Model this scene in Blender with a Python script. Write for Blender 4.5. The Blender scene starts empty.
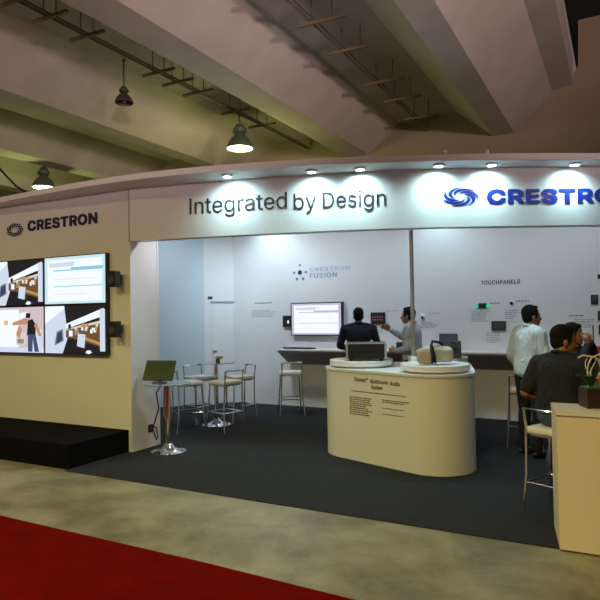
import bpy, bmesh, math, random
from mathutils import Vector, Matrix, Euler
random.seed(7)
PI = math.pi
C = bpy.context.scene.collection

# ------------------------------------------------------------------ materials
def mat(name, col, rough=.6, metal=0., noise=0., nscale=8., bump=0., bscale=200., coat=0., spec=None, col2=None, emit=0.):
    m = bpy.data.materials.new(name); m.use_nodes = True
    nt = m.node_tree; N = nt.nodes; b = N['Principled BSDF']
    b.inputs['Base Color'].default_value = (*col, 1); b.inputs['Roughness'].default_value = rough
    b.inputs['Metallic'].default_value = metal
    if coat: b.inputs['Coat Weight'].default_value = coat
    if spec is not None: b.inputs['Specular IOR Level'].default_value = spec
    tc = N.new('ShaderNodeTexCoord')
    if noise or col2:
        n = N.new('ShaderNodeTexNoise'); n.inputs['Scale'].default_value = nscale; n.inputs['Detail'].default_value = 6
        nt.links.new(tc.outputs['Object'], n.inputs['Vector'])
        r = N.new('ShaderNodeValToRGB'); r.color_ramp.elements[0].position = .3; r.color_ramp.elements[1].position = .7
        c2 = col2 if col2 else tuple(min(1, c*(1+noise)) for c in col)
        c1 = col if col2 else tuple(c*(1-noise) for c in col)
        r.color_ramp.elements[0].color = (*c1, 1); r.color_ramp.elements[1].color = (*c2, 1)
        nt.links.new(n.outputs['Fac'], r.inputs['Fac']); nt.links.new(r.outputs['Color'], b.inputs['Base Color'])
    if bump:
        n2 = N.new('ShaderNodeTexNoise'); n2.inputs['Scale'].default_value = bscale
        nt.links.new(tc.outputs['Object'], n2.inputs['Vector'])
        bp = N.new('ShaderNodeBump'); bp.inputs['Strength'].default_value = bump; bp.inputs['Distance'].default_value = .01
        nt.links.new(n2.outputs['Fac'], bp.inputs['Height']); nt.links.new(bp.outputs['Normal'], b.inputs['Normal'])
    if emit:
        b.inputs['Emission Color'].default_value = (*col, 1); b.inputs['Emission Strength'].default_value = emit
    return m

def glass(name, col):
    m = mat(name, col, .05); b = m.node_tree.nodes['Principled BSDF']
    b.inputs['Transmission Weight'].default_value = .85; b.inputs['IOR'].default_value = 1.3
    return m

def concrete_floor():
    m = mat('polished concrete', (.2, .18, .13), .38); nt = m.node_tree; N = nt.nodes; b = N['Principled BSDF']
    tc = N.new('ShaderNodeTexCoord')
    n = N.new('ShaderNodeTexNoise'); n.inputs['Scale'].default_value = 1.6; n.inputs['Detail'].default_value = 12; n.inputs['Roughness'].default_value = .65
    n.inputs['Distortion'].default_value = .25
    r = N.new('ShaderNodeValToRGB'); e = r.color_ramp.elements
    e[0].position = .38; e[0].color = (.125, .115, .072, 1); e[1].position = .62; e[1].color = (.30, .285, .205, 1)
    nt.links.new(tc.outputs['Object'], n.inputs['Vector']); nt.links.new(n.outputs['Fac'], r.inputs['Fac'])
    nt.links.new(r.outputs['Color'], b.inputs['Base Color'])
    rr = N.new('ShaderNodeMapRange'); rr.inputs['To Min'].default_value = .3; rr.inputs['To Max'].default_value = .55
    nt.links.new(n.outputs['Fac'], rr.inputs['Value']); nt.links.new(rr.outputs['Result'], b.inputs['Roughness'])
    return m

M = dict(
    white=mat('white laminate', (.68, .68, .67), .45, noise=.02, nscale=3),
    wall=mat('matte white panel', (.66, .67, .69), .6, noise=.015, nscale=2),
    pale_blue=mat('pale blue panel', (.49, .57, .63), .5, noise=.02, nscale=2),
    ledge=mat('ledge laminate', (.72, .71, .70), .5),
    concrete=concrete_floor(),
    ceil=mat('ceiling concrete', (.43, .385, .33), .85, noise=.09, nscale=1.5, bump=.15, bscale=60),
    hallwall=mat('hall wall render', (.25, .2, .13), .9, noise=.06, nscale=1.2),
    void=mat('painted void dark', (.01, .009, .008), .9),  # near black paints in the darkness of the gap beside the beams
    carpet=mat('charcoal carpet', (.008, .011, .019), .95, noise=.45, nscale=22, bump=.5, bscale=350),
    red=mat('red carpet', (.135, .003, .002), .95, noise=.18, nscale=5, bump=.5, bscale=350, spec=.03),
    stage=mat('black stage carpet', (.0055, .0055, .0065), .95, noise=.2, nscale=40, spec=.05),
    black=mat('black plastic', (.012, .012, .013), .4),
    blackm=mat('matte black', (.01, .01, .011), .8),
    dark=mat('dark grey plastic', (.05, .05, .055), .5),
    silver=mat('brushed silver', (.55, .56, .58), .35, .9),
    chrome=mat('chrome', (.78, .79, .82), .12, 1.),
    grey=mat('grey plastic', (.3, .31, .33), .5),
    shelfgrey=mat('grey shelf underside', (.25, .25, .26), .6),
    seat=mat('white vinyl', (.75, .76, .79), .35),
    glass=glass('tinted table glass', (.66, .84, .88)),
    ink=mat('black lettering', (.02, .025, .035), .5),
    navyink=mat('dark navy lettering', (.012, .014, .05), .4),
    blueink=mat('royal blue lettering', (.004, .014, .20), .35, col2=(.008, .05, .38), nscale=3),
    midblue=mat('mid blue print', (.05, .16, .55), .4),
    steelblue=mat('steel blue print', (.12, .24, .42), .5),
    paleprint=mat('pale blue print', (.32, .42, .62), .5),
    text=mat('grey print', (.32, .32, .36), .7),
    brownprint=mat('dark print', (.06, .045, .03), .7),
    enamel=mat('green grey enamel', (.10, .13, .10), .4, .2),
    rust=mat('dusty dark metal', (.07, .055, .04), .6, .4),
    lampglow=mat('lamp glow', (1., .97, .82), .5, emit=14),
    downglow=mat('downlight glow', (.85, .97, 1.), .5, emit=30),
    brass=mat('dusty timber bracket', (.13, .09, .045), .7),
    conduit=mat('dusty conduit', (.12, .085, .075), .6, .2),
    skin=mat('skin', (.36, .19, .12), .55, noise=.06, nscale=20),
    skinD=mat('tanned skin', (.30, .13, .07), .55, noise=.06, nscale=20),
    hair=mat('black hair', (.007, .006, .006), .8, spec=.2, noise=.3, nscale=90, bump=.4, bscale=300),
    eye=mat('eye', (.02, .015, .01), .2),
    lip=mat('lips', (.30, .10, .08), .5),
    navy=mat('navy knit', (.006, .009, .026), .85, noise=.2, nscale=40),
    greyshirt=mat('pale grey shirt', (.44, .50, .60), .8, noise=.05, nscale=15),
    whiteshirt=mat('pale blue white shirt', (.60, .68, .76), .8, noise=.05, nscale=15),
    darkpolo=mat('dark grey polo', (.009, .013, .019), .85, noise=.2, nscale=30),
    blackcloth=mat('black cloth', (.006, .006, .007), .85),
    jeans=mat('blue jeans', (.05, .085, .14), .85, noise=.3, nscale=25),
    trousers=mat('black trousers', (.008, .008, .011), .85),
    shoe=mat('black leather', (.01, .01, .01), .4),
    bag=mat('beige grey canvas', (.42, .43, .38), .8, noise=.1, nscale=20),
    bagtan=mat('tan canvas', (.36, .31, .22), .8, noise=.1, nscale=20),
    pot=mat('dark maroon pot', (.035, .012, .010), .4),
    leaf=mat('green leaf', (.05, .18, .03), .5, noise=.3, nscale=30),
    twig=mat('bleached twig', (.68, .63, .50), .7, noise=.15, nscale=30),
    orange=mat('orange petal', (.55, .13, .03), .5),
    yellowleaf=mat('yellow green petals', (.45, .45, .10), .6),
    cable=mat('black cable', (.012, .012, .012), .5),
    orangecable=mat('orange brown cable', (.25, .06, .03), .6),
    redbox=mat('red card', (.45, .02, .02), .5),
    deskfront=mat('cream desk laminate', (.76, .66, .50), .5),
    island=mat('cream counter laminate', (.72, .72, .64), .45),
    bluetablet=mat('navy tablet', (.01, .02, .06), .3),
    monglass=mat('olive reflection screen', (.03, .04, .012), .15, noise=.3, nscale=4, emit=.35),  # olive tint and faint glow paint in the screen's greenish reflection
    mongrey=mat('grey screen', (.09, .10, .115), .2),
)
def em(name, col, s=1.):
    m = mat(name, col, .3, emit=s); m.node_tree.nodes['Principled BSDF'].inputs['Base Color'].default_value = (.01, .01, .01, 1)
    return m

# letter outlines (thousandths of the type size): advance, contours as flat x,y lists
GLYPHS = {'I':[190,[[63,0,127,0,127,509,63,509]]],'n':[410,[[114,227,114,0,53,0,53,379,112,379,112,287,102,287,124,332,152,362,187,379,227,384,264,380,295,369,321,349,341,321,353,285,357,240,357,0,296,0,296,235,290,275,273,304,246,323,210,329,184,326,161,317,141,303,126,283,117,257]]],'t':[227,[[204,379,204,327,6,327,6,379],[65,471,126,471,126,98,128,76,136,61,150,53,170,50,177,50,185,51,194,52,202,54,213,2,203,-1,192,-3,180,-4,168,-4,125,2,92,21,72,52,65,93]]],'e':[404,[[212,-8,161,-2,117,16,82,46,56,85,40,132,34,187,39,242,55,290,81,329,115,359,157,378,205,384,236,382,266,374,294,361,319,341,341,315,357,282,368,242,371,194,371,169,75,169,75,221,338,221,310,202,307,237,298,269,283,294,263,314,237,326,205,330,173,326,146,313,125,294,109,270,99,241,96,211,96,178,100,139,110,106,128,80,151,61,179,50,212,46,234,48,254,53,271,61,285,73,297,88,306,105,365,91,353,63,335,39,311,19,283,4,249,-5]]],'g':[425,[[207,-151,168,-148,134,-140,105,-127,82,-110,64,-91,51,-69,101,-41,110,-53,122,-66,136,-78,154,-88,178,-95,207,-97,249,-92,282,-75,304,-47,311,-6,311,68,306,68,298,56,287,41,272,28,252,16,227,8,195,5,152,10,113,27,80,53,55,90,39,136,34,191,39,246,55,293,80,332,112,361,152,378,196,384,228,382,253,373,273,360,288,346,299,331,308,319,313,319,313,379,372,379,372,-9,367,-54,350,-90,324,-117,291,-136,251,-147],[205,59,237,63,264,75,285,95,300,121,309,154,312,193,309,231,300,264,285,291,264,312,237,325,205,330,172,325,145,312,124,290,109,262,99,229,96,193,99,155,109,123,124,96,145,76,172,63]]],'r':[259,[[53,0,53,379,112,379,112,321,115,321,130,347,152,367,181,380,213,385,221,385,229,384,243,384,243,322,239,323,230,324,219,325,207,326,182,323,159,315,140,301,126,284,117,262,114,237,114,0]]],'a':[389,[[160,-9,126,-5,94,5,68,22,48,45,35,73,30,108,34,138,43,161,58,179,78,193,100,203,125,211,152,216,178,220,209,224,234,227,252,230,265,235,273,243,276,255,276,257,273,279,267,297,256,311,240,322,220,329,196,331,171,329,149,322,132,313,118,301,107,288,100,274,41,291,57,322,79,346,104,364,133,375,163,382,194,384,215,383,239,379,263,372,286,360,306,343,322,320,333,290,337,251,337,0,277,0,277,52,272,52,264,38,252,25,236,12,215,1,190,-6],[170,45,202,49,228,59,248,74,263,93,272,115,276,138,276,190,270,186,259,182,246,179,231,176,216,173,200,171,186,169,175,168,154,164,134,159,117,150,103,139,95,124,92,105,94,87,102,72,114,61,130,52,149,47]]],'d':[424,[[195,-8,151,-2,111,16,79,45,55,84,39,133,34,189,39,245,55,293,79,332,112,361,151,378,196,384,228,381,253,373,272,360,287,346,298,331,306,319,311,319,311,509,372,509,372,0,313,0,313,59,307,59,298,46,287,31,272,17,252,4,227,-5],[205,47,236,51,263,65,284,86,299,115,309,150,312,189,309,229,300,263,284,291,263,312,237,325,205,330,172,325,145,311,124,290,108,261,99,227,96,189,99,151,109,117,124,88,145,66,172,51]]],'b':[424,[[229,-8,198,-5,172,4,153,17,138,31,127,46,118,59,112,59,112,0,53,0,53,509,114,509,114,319,118,319,127,331,137,346,152,360,171,373,197,381,229,384,274,378,313,361,345,332,370,293,385,245,390,189,385,133,370,84,346,45,313,16,274,-2],[220,47,253,51,279,66,301,88,316,117,325,151,328,189,325,227,316,261,301,290,280,311,253,325,220,330,188,325,161,312,140,291,125,263,116,229,113,189,116,150,125,115,140,86,162,65,188,51]]],'y':[389,[[47,-139,61,-86,71,-87,88,-90,104,-89,118,-84,130,-74,141,-58,151,-36,163,-1,17,379,84,379,165,155,177,121,187,87,196,53,206,21,184,21,193,53,202,87,212,121,224,155,305,379,371,379,204,-58,191,-85,177,-107,159,-124,139,-136,117,-143,91,-145,77,-145,65,-143,54,-141]]],'D':[502,[[219,0,96,0,96,57,215,57,272,63,318,81,354,110,379,149,394,198,399,255,394,312,379,361,354,399,320,428,275,446,221,452,93,452,93,509,225,509,294,501,353,478,399,441,433,391,455,329,462,255,455,181,433,119,398,68,351,31,291,8],[125,509,125,0,60,0,60,509]]],'s':[365,[[182,-8,145,-5,112,3,84,18,62,38,45,63,36,94,94,107,105,79,124,60,150,49,181,45,217,50,244,62,262,81,268,103,265,121,254,136,237,147,212,155,149,170,104,186,72,208,53,237,47,274,51,305,65,332,87,354,115,370,149,381,187,384,223,381,254,372,279,358,299,339,314,316,324,290,268,277,258,298,243,316,219,328,187,333,156,329,131,317,114,299,109,277,112,258,124,243,144,232,172,223,229,209,275,194,306,171,325,142,331,107,326,75,312,47,290,24,260,6,223,-5]]],'S':[447,[[224,-9,172,-4,128,9,91,31,64,60,46,96,38,137,104,137,110,110,123,88,142,71,166,59,194,52,224,49,257,52,286,60,311,74,329,92,341,114,346,139,342,161,332,179,316,193,296,205,272,214,245,222,184,239,128,260,86,289,60,326,52,372,58,413,75,448,102,476,138,498,180,511,227,516,275,511,316,498,351,476,377,449,394,415,401,378,337,378,326,412,302,437,267,453,225,459,194,456,167,448,145,435,129,418,118,398,115,376,119,352,131,334,148,319,169,308,191,300,212,293,264,279,287,272,312,264,336,252,359,238,379,220,395,198,405,171,408,139,403,99,386,64,360,34,323,11,278,-4]]],'o':[415,[[207,-8,159,-2,117,16,82,46,56,85,40,133,34,187,40,243,56,291,82,330,117,360,159,378,207,384,256,378,299,360,333,330,359,291,376,243,381,187,376,133,359,85,333,46,299,16,256,-2],[207,46,242,51,270,66,292,89,307,117,316,151,319,187,316,224,307,258,292,287,270,310,242,325,207,330,173,325,145,310,124,287,108,258,99,224,96,187,99,151,108,117,124,89,145,66,173,51]]],'x':[379,[[21,0,171,218,171,171,29,379,100,379,147,306,164,279,179,253,193,229,207,206,175,206,190,229,202,253,216,279,233,306,282,379,352,379,209,169,209,214,358,0,287,0,231,85,214,112,200,136,187,159,173,182,205,182,191,159,178,136,165,112,148,85,91,0]]],'M':[628,[[60,0,60,509,152,509,277,187,282,174,287,159,293,141,299,123,305,103,311,84,317,65,322,49,307,49,312,65,318,83,324,102,330,121,336,140,342,158,348,174,352,187,476,509,568,509,568,0,504,0,504,291,504,308,504,327,505,347,505,369,506,413,507,435,507,457,513,457,505,433,498,409,490,386,482,363,474,341,467,322,461,305,456,291,342,0,286,0,170,291,165,304,159,321,152,340,145,361,137,384,129,408,121,432,112,457,119,457,119,437,120,416,120,394,121,372,122,328,122,309,122,291,122,0]]],'u':[410,[[182,-5,146,-1,115,11,89,31,69,59,57,95,53,139,53,379,114,379,114,144,119,105,137,75,164,56,200,50,226,53,249,62,268,77,283,97,293,122,296,153,296,379,357,379,357,0,298,0,298,92,307,92,286,47,257,17,222,0]]],'l':[189,[[139,-2,101,3,74,20,58,47,53,84,53,509,114,509,114,99,115,77,120,62,130,54,146,52,154,52,160,53,165,53,170,54,181,3,172,1,162,-1,151,-2]]],'i':[167,[[53,0,53,379,114,379,114,0],[84,443,67,446,54,455,44,468,41,483,44,499,54,512,67,521,84,524,100,521,114,512,123,499,126,483,123,468,114,455,100,446]]],'m':[610,[[53,0,53,379,112,379,112,295,108,295,118,323,132,346,151,363,172,376,195,384,219,386,257,380,287,361,309,331,321,295,312,295,322,321,337,343,357,361,381,375,407,383,437,386,468,383,497,372,522,354,541,328,553,296,557,255,557,0,496,0,496,254,490,289,473,313,447,326,419,330,395,328,374,320,358,307,345,290,338,270,335,247,335,0,274,0,274,260,269,288,253,311,229,326,199,330,178,328,158,320,140,307,126,289,117,266,114,238,114,0]]],'A':[480,[[16,0,201,509,276,509,463,0,395,0,287,302,276,334,264,372,250,420,232,478,245,478,228,419,213,371,201,333,191,302,85,0],[110,142,110,199,370,199,370,142]]],'™':[424,[[289,326,209,509,242,509,298,375,354,509,387,509,307,326],[202,326,202,509,235,509,235,326],[361,326,361,509,394,509,394,326],[82,326,82,492,115,492,115,326],[27,480,27,509,170,509,170,480]]],'C':[510,[[267,-7,205,1,150,25,104,63,70,115,48,179,40,254,48,329,70,393,104,445,150,484,205,508,267,516,305,513,340,504,373,490,402,471,427,447,448,418,463,385,473,348,408,348,401,373,389,395,375,413,357,428,337,440,315,449,292,454,267,456,223,450,184,432,150,403,125,364,109,314,103,254,109,194,125,145,151,105,184,76,223,59,267,53,292,55,315,60,337,69,357,81,375,96,389,114,401,136,408,160,473,160,463,124,448,91,428,62,402,38,373,19,341,5,305,-4]]],'R':[449,[[60,0,60,509,236,509,290,504,333,489,367,465,390,433,405,395,409,352,405,309,390,271,367,240,333,217,289,203,236,198,96,198,96,255,234,255,269,258,298,267,319,281,334,300,342,324,345,352,342,380,334,405,319,425,298,440,269,449,233,452,125,452,125,0],[353,0,230,229,303,229,428,0]]],'E':[419,[[60,0,60,509,372,509,372,452,125,452,125,286,355,286,355,229,125,229,125,57,375,57,375,0]]],'T':[449,[[32,452,32,509,417,509,417,452,257,452,257,0,193,0,193,452]]],'O':[533,[[267,-7,205,1,150,25,105,63,70,115,48,179,40,254,48,329,70,393,105,445,150,484,205,508,267,516,329,508,384,484,429,445,464,393,486,329,493,254,486,179,464,115,429,63,384,25,329,1],[267,53,310,59,349,76,383,105,408,144,425,194,430,254,425,314,408,365,383,404,349,433,310,450,267,456,223,450,184,433,151,404,125,364,109,314,103,254,109,194,125,144,151,105,184,76,223,59]]],'N':[523,[[60,0,60,509,136,509,343,183,352,169,363,151,375,130,388,107,401,82,414,55,405,54,402,81,401,108,400,134,399,157,399,178,399,195,399,509,463,509,463,0,387,0,202,290,190,310,177,331,164,354,148,381,130,413,108,452,119,454,121,417,122,384,123,354,124,328,125,307,125,291,125,0]]],'U':[517,[[259,-8,203,-2,154,15,114,43,85,80,66,124,60,173,60,509,124,509,124,178,128,144,141,113,160,87,187,68,220,56,259,52,298,56,331,68,357,87,377,113,389,144,393,178,393,509,457,509,457,173,451,124,433,80,403,43,363,15,315,-2]]],'H':[517,[[60,0,60,509,125,509,125,289,392,289,392,509,457,509,457,0,392,0,392,232,125,232,125,0]]],'P':[445,[[60,0,60,509,235,509,289,503,332,487,366,462,390,430,404,391,409,348,404,304,390,265,366,233,332,207,289,191,235,186,109,186,109,242,233,242,269,246,297,256,318,272,333,294,342,319,344,348,342,376,333,402,318,423,297,439,268,449,232,452,125,452,125,0]]],'L':[393,[[60,0,60,509,125,509,125,57,361,57,361,0]]],'F':[410,[[60,0,60,509,369,509,369,452,125,452,125,278,346,278,346,221,125,221,125,0]]]}

for k in ('navy', 'greyshirt', 'whiteshirt', 'darkpolo', 'blackcloth', 'jeans', 'trousers'):
    nt = M[k].node_tree; nz = nt.nodes.new('ShaderNodeTexNoise'); nz.inputs['Scale'].default_value = 9; nz.inputs['Detail'].default_value = 2; nz.inputs['Distortion'].default_value = 1.5
    mp = nt.nodes.new('ShaderNodeMapping'); mp.inputs['Scale'].default_value = (1.3, 1.3, .45); tcn = nt.nodes.new('ShaderNodeTexCoord')
    nt.links.new(tcn.outputs['Object'], mp.inputs['Vector']); nt.links.new(mp.outputs['Vector'], nz.inputs['Vector'])
    bp = nt.nodes.new('ShaderNodeBump'); bp.inputs['Strength'].default_value = .8; bp.inputs['Distance'].default_value = .05
    nt.links.new(nz.outputs['Fac'], bp.inputs['Height']); nt.links.new(bp.outputs['Normal'], nt.nodes['Principled BSDF'].inputs['Normal'])

# ------------------------------------------------------------------ mesh helpers
class MB:
    def __init__(s): s.bm = bmesh.new(); s.mi = 0
    def _f(s, vs):
        try: f = s.bm.faces.new(vs); f.material_index = s.mi; return f
        except ValueError: return None
    def box(s, c, d, rot=None, bev=0):
        c = Vector(c); x, y, z = (q/2 for q in d)
        R = Matrix.Identity(3) if rot is None else (Matrix.Rotation(rot, 3, 'Z') if isinstance(rot, (int, float)) else rot)
        before = set(s.bm.faces)
        vs = [s.bm.verts.new(c + R @ Vector((a*x, b*y, e*z))) for a in (-1, 1) for b in (-1, 1) for e in (-1, 1)]
        fs = [s._f([vs[i] for i in q]) for q in ((0,1,3,2),(4,6,7,5),(0,4,5,1),(2,3,7,6),(0,2,6,4),(1,5,7,3))]
        if bev:
            es = list({e for f in fs for e in f.edges})
            bmesh.ops.bevel(s.bm, geom=es, offset=bev, segments=2, profile=.5, affect='EDGES')
            for f in s.bm.faces:
                if f not in before: f.material_index = s.mi
        return s
    def prism(s, pts, z0, z1, axis='z', bev=0):
        def P(a, b, h):
            return {'z': (a, b, h), 'x': (h, a, b), 'y': (a, h, b)}[axis]
        n = len(pts)
        lo = [s.bm.verts.new(P(a, b, z0)) for a, b in pts]; hi = [s.bm.verts.new(P(a, b, z1)) for a, b in pts]
        f1 = s._f(lo[::-1]); f2 = s._f(hi)
        for i in range(n): s._f([lo[i], lo[(i+1) % n], hi[(i+1) % n], hi[i]])
        if bev:
            es = list({e for f in (f1, f2) for e in f.edges})
            bmesh.ops.bevel(s.bm, geom=es, offset=bev, segments=3, profile=.5, affect='EDGES')
        return s
    def tube(s, pts, r, n=8, closed=False):
        pts = [Vector(p) for p in pts]; k = len(pts)
        rs = r if isinstance(r, (list, tuple)) else [r]*k
        rings = []; up = None
        for i, p in enumerate(pts):
            a = pts[i-1] if (i or closed) else p; b = pts[(i+1) % k] if (i < k-1 or closed) else p
            t = (b-a).normalized()
            if up is None:
                up = Vector((0, 0, 1)) if abs(t.z) < .9 else Vector((1, 0, 0))
            x = t.cross(up).normalized(); y = x.cross(t).normalized(); up = y
            rings.append([s.bm.verts.new(p + (x*math.cos(2*PI*j/n) + y*math.sin(2*PI*j/n))*rs[i]) for j in range(n)])
        for i in range(k if closed else k-1):
            A, B = rings[i], rings[(i+1) % k]
            for j in range(n): s._f([A[j], A[(j+1) % n], B[(j+1) % n], B[j]])
        if not closed: s._f(rings[0][::-1]); s._f(rings[-1])
        return s
    def lathe(s, prof, c=(0, 0, 0), n=32):
        c = Vector(c); rings = []
        for r, z in prof:
            if r < 1e-5: rings.append([s.bm.verts.new(c + Vector((0, 0, z)))])
            else: rings.append([s.bm.verts.new(c + Vector((r*math.cos(2*PI*j/n), r*math.sin(2*PI*j/n), z))) for j in range(n)])
        for A, B in zip(rings, rings[1:]):
            for j in range(n):
                a, b = A[j % len(A)], A[(j+1) % len(A)]; d, e = B[j % len(B)], B[(j+1) % len(B)]
                if len(A) == 1 and len(B) > 1: s._f([a, e, d])
                elif len(B) == 1 and len(A) > 1: s._f([a, b, d])
                elif len(A) > 1: s._f([a, b, e, d])
        return s
    def ell(s, c, r, R=None, sub=3):
        mt = Matrix.Translation(Vector(c)) @ ((R or Matrix.Identity(3)).to_4x4()) @ Matrix.Diagonal((*r, 1))
        bmesh.ops.create_icosphere(s.bm, subdivisions=sub, radius=1, matrix=mt); return s
    def cap(s, a, ra, b, rb):
        s.tube([a, b], [ra, rb], 16); s.ell(a, (ra,)*3, sub=2); s.ell(b, (rb,)*3, sub=2); return s
    def poly(s, pts): s._f([s.bm.verts.new(p) for p in pts]); return s
    def build(s, name, mats, parent=None, smooth=False, mw=None):
        me = bpy.data.meshes.new(name)
        bmesh.ops.recalc_face_normals(s.bm, faces=s.bm.faces)
        s.bm.to_mesh(me); s.bm.free()
        if not isinstance(mats, (list, tuple)): mats = [mats]
        for m in mats: me.materials.append(m)
        o = bpy.data.objects.new(name, me); C.objects.link(o)
        if parent: o.parent = parent
        if smooth:
            me.polygons.foreach_set('use_smooth', [True]*len(me.polygons))
            if smooth != 'all': me.set_sharp_from_angle(angle=math.radians(40))
        return o

def tag(o, label=None, cat=None, group=None, kind=None):
    if label: o['label'] = label
    if cat: o['category'] = cat
    if group: o['group'] = group
    if kind: o['kind'] = kind
    return o
def thing(name, label, cat, loc=(0, 0, 0), rz=0, group=None):
    o = bpy.data.objects.new(name, None); C.objects.link(o); o.location = loc; o.rotation_euler = (0, 0, rz)
    o.empty_display_size = .1
    return tag(o, label, cat, group)
def struct(o): o['kind'] = 'structure'; return o
def dup(root, loc, rz=0, label=None):
    def cp(o, par):
        c = o.copy(); C.objects.link(c); c.parent = par
        for ch in [q for q in list(C.objects) if q.parent == o]: cp(ch, c)
        return c
    r = cp(root, None); r.location = loc; r.rotation_euler = (0, 0, rz)
    if label: r['label'] = label
    return r

def remeshed(mb, name, m, parent, vox=.008, smooth=4, keep=False):
    o = mb.build(name, m, None)
    md = o.modifiers.new('r', 'REMESH'); md.mode = 'VOXEL'; md.voxel_size = vox; md.use_smooth_shade = True
    sm = o.modifiers.new('s', 'SMOOTH'); sm.factor = .5; sm.iterations = smooth
    dg = bpy.context.evaluated_depsgraph_get(); dg.update()
    me = bpy.data.meshes.new_from_object(o.evaluated_get(dg)); old = o.data
    o.modifiers.clear(); o.data = me; bpy.data.meshes.remove(old)
    me.name = name
    if not me.materials: me.materials.append(m)
    me.polygons.foreach_set('use_smooth', [True]*len(me.polygons))
    o.parent = parent; return o

def fill_nonzero(cs):
    """trapezoids that cover the area with non-zero winding of closed contours"""
    E = []
    for P in cs:
        for a, b in zip(P, P[1:]+P[:1]):
            if abs(a[1]-b[1]) > 1e-7: E.append((a, b, 1) if a[1] < b[1] else (b, a, -1))
    ys = {round(p[1], 6) for P in cs for p in P}
    for i in range(len(E)):
        (x1, y1), (x2, y2), _ = E[i]
        for j in range(i):
            (x3, y3), (x4, y4), _ = E[j]
            if max(y1, y3) >= min(y2, y4) or max(min(x1, x2), min(x3, x4)) > min(max(x1, x2), max(x3, x4)): continue
            m1 = (x2-x1)/(y2-y1); m2 = (x4-x3)/(y4-y3)
            if abs(m1-m2) < 1e-9: continue
            y = (x3-m2*y3-x1+m1*y1)/(m1-m2)
            if max(y1, y3) < y < min(y2, y4): ys.add(round(y, 6))
    ys = sorted(ys); out = []
    for a, b in zip(ys, ys[1:]):
        if b-a < 1e-5: continue
        m = (a+b)/2; X = lambda e, y: e[0][0]+(e[1][0]-e[0][0])*(y-e[0][1])/(e[1][1]-e[0][1])
        act = sorted((X(e, m), X(e, a), X(e, b), e[2]) for e in E if e[0][1] < m < e[1][1])
        w = 0; st = None
        for _, xa, xb, d in act:
            if w == 0: st = (xa, xb)
            w += d
            if w == 0 and (xa-st[0] > 1e-5 or xb-st[1] > 1e-5): out.append(((st[0], a), (xa, a), (xb, b), (st[1], b)))
    return out
_GC = {}
def glyph(ch, bold):
    if (ch, bold) not in _GC:
        base = [[(c[i]/1000, c[i+1]/1000) for i in range(0, len(c), 2)] for c in GLYPHS[ch][1]]
        sh = [(0, 0)] if not bold else [(bold, bold), (-bold, bold), (bold, -bold), (-bold, -bold), (0, bold*1.2), (0, -bold*1.2), (bold*1.2, 0), (-bold*1.2, 0)]
        _GC[ch, bold] = fill_nonzero([[(x+dx, y+dy) for x, y in c] for dx, dy in sh for c in base])
    return _GC[ch, bold]
def text_mesh(txt, w=None, h=None, bold=0., depth=.006, spacing=1.):
    """lettering as solid mesh in the XY plane, its box scaled to w by h, origin at the lower left of its box"""
    Q = []; x = 0
    for ch in txt:
        Q += [[(a+x, b) for a, b in q] for q in glyph(ch, bold)]; x += (GLYPHS[ch][0]/1000+bold*1.2)*spacing
    xs = [p[0] for q in Q for p in q]; yy = [p[1] for q in Q for p in q]; x0, x1, y0, y1 = min(xs), max(xs), min(yy), max(yy)
    sx = (w/(x1-x0)) if w else h/(y1-y0); sy = (h/(y1-y0)) if h else sx
    bm = bmesh.new()
    for q in Q:
        P = [((a-x0)*sx, (b-y0)*sy) for a, b in q]
        P = [p for i, p in enumerate(P) if math.dist(p, P[i-1]) > 1e-6]
        if len(P) > 2:
            try: bm.faces.new([bm.verts.new((*p, depth)) for p in P])
            except ValueError: pass
    bmesh.ops.remove_doubles(bm, verts=bm.verts, dist=1e-5)
    e = bmesh.ops.extrude_face_region(bm, geom=list(bm.faces), use_keep_orig=True)
    for g in e['geom']:
        if isinstance(g, bmesh.types.BMVert): g.co.z = 0
    bmesh.ops.recalc_face_normals(bm, faces=bm.faces)
    me = bpy.data.meshes.new('lettering'); bm.to_mesh(me); bm.free(); return me
def mesh_obj(me, name, m, parent=None, f=None):
    if f:
        for v in me.vertices: v.co = f(v.co)
    me.materials.clear()
    for q in (m if isinstance(m, (list, tuple)) else [m]): me.materials.append(q)
    o = bpy.data.objects.new(name, me); C.objects.link(o); o.parent = parent; return o

# ------------------------------------------------------------------ header curve
HC = [(-5.08, 5.3), (-4.4, 5.42), (-3.7, 5.58), (-3.0, 5.77), (-2.4, 5.95), (-1.8, 6.19), (-1.1, 6.55), (-.15, 7.09), (.8, 7.7), (1.7, 8.32)]
def spline(P, k=8):
    out = []
    for i in range(len(P)-1):
        p0 = Vector(P[max(i-1, 0)]); p1 = Vector(P[i]); p2 = Vector(P[i+1]); p3 = Vector(P[min(i+2, len(P)-1)])
        for j in range(k):
            t = j/k
            out.append(.5*((2*p1)+(p2-p0)*t+(2*p0-5*p1+4*p2-p3)*t*t+(3*p1-p0-3*p2+p3)*t**3))
    out.append(Vector(P[-1])); return out
HS = spline(HC)
CUM = [0]
for a, b in zip(HS, HS[1:]): CUM.append(CUM[-1]+(b-a).length)
def hp(s, off=0.):
    """point on the header's front face at arc length s, off metres out of it"""
    i = 0
    while i < len(CUM)-2 and CUM[i+1] < s: i += 1
    a, b = HS[i], HS[i+1]; t = (s-CUM[i])/(CUM[i+1]-CUM[i]); p = a.lerp(b, t); d = (b-a).normalized()
    return p + Vector((d.y, -d.x))*off
def on_header(s0, z0):
    def f(co):
        p = hp(s0+co.x, .002+co.z); return Vector((p.x, p.y, z0+co.y))
    return f
def offset_line(P, off):
    out = []
    for i, p in enumerate(P):
        d = (P[min(i+1, len(P)-1)]-P[max(i-1, 0)]).normalized(); out.append(p+Vector((d.y, -d.x))*off)
    return out

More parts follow.
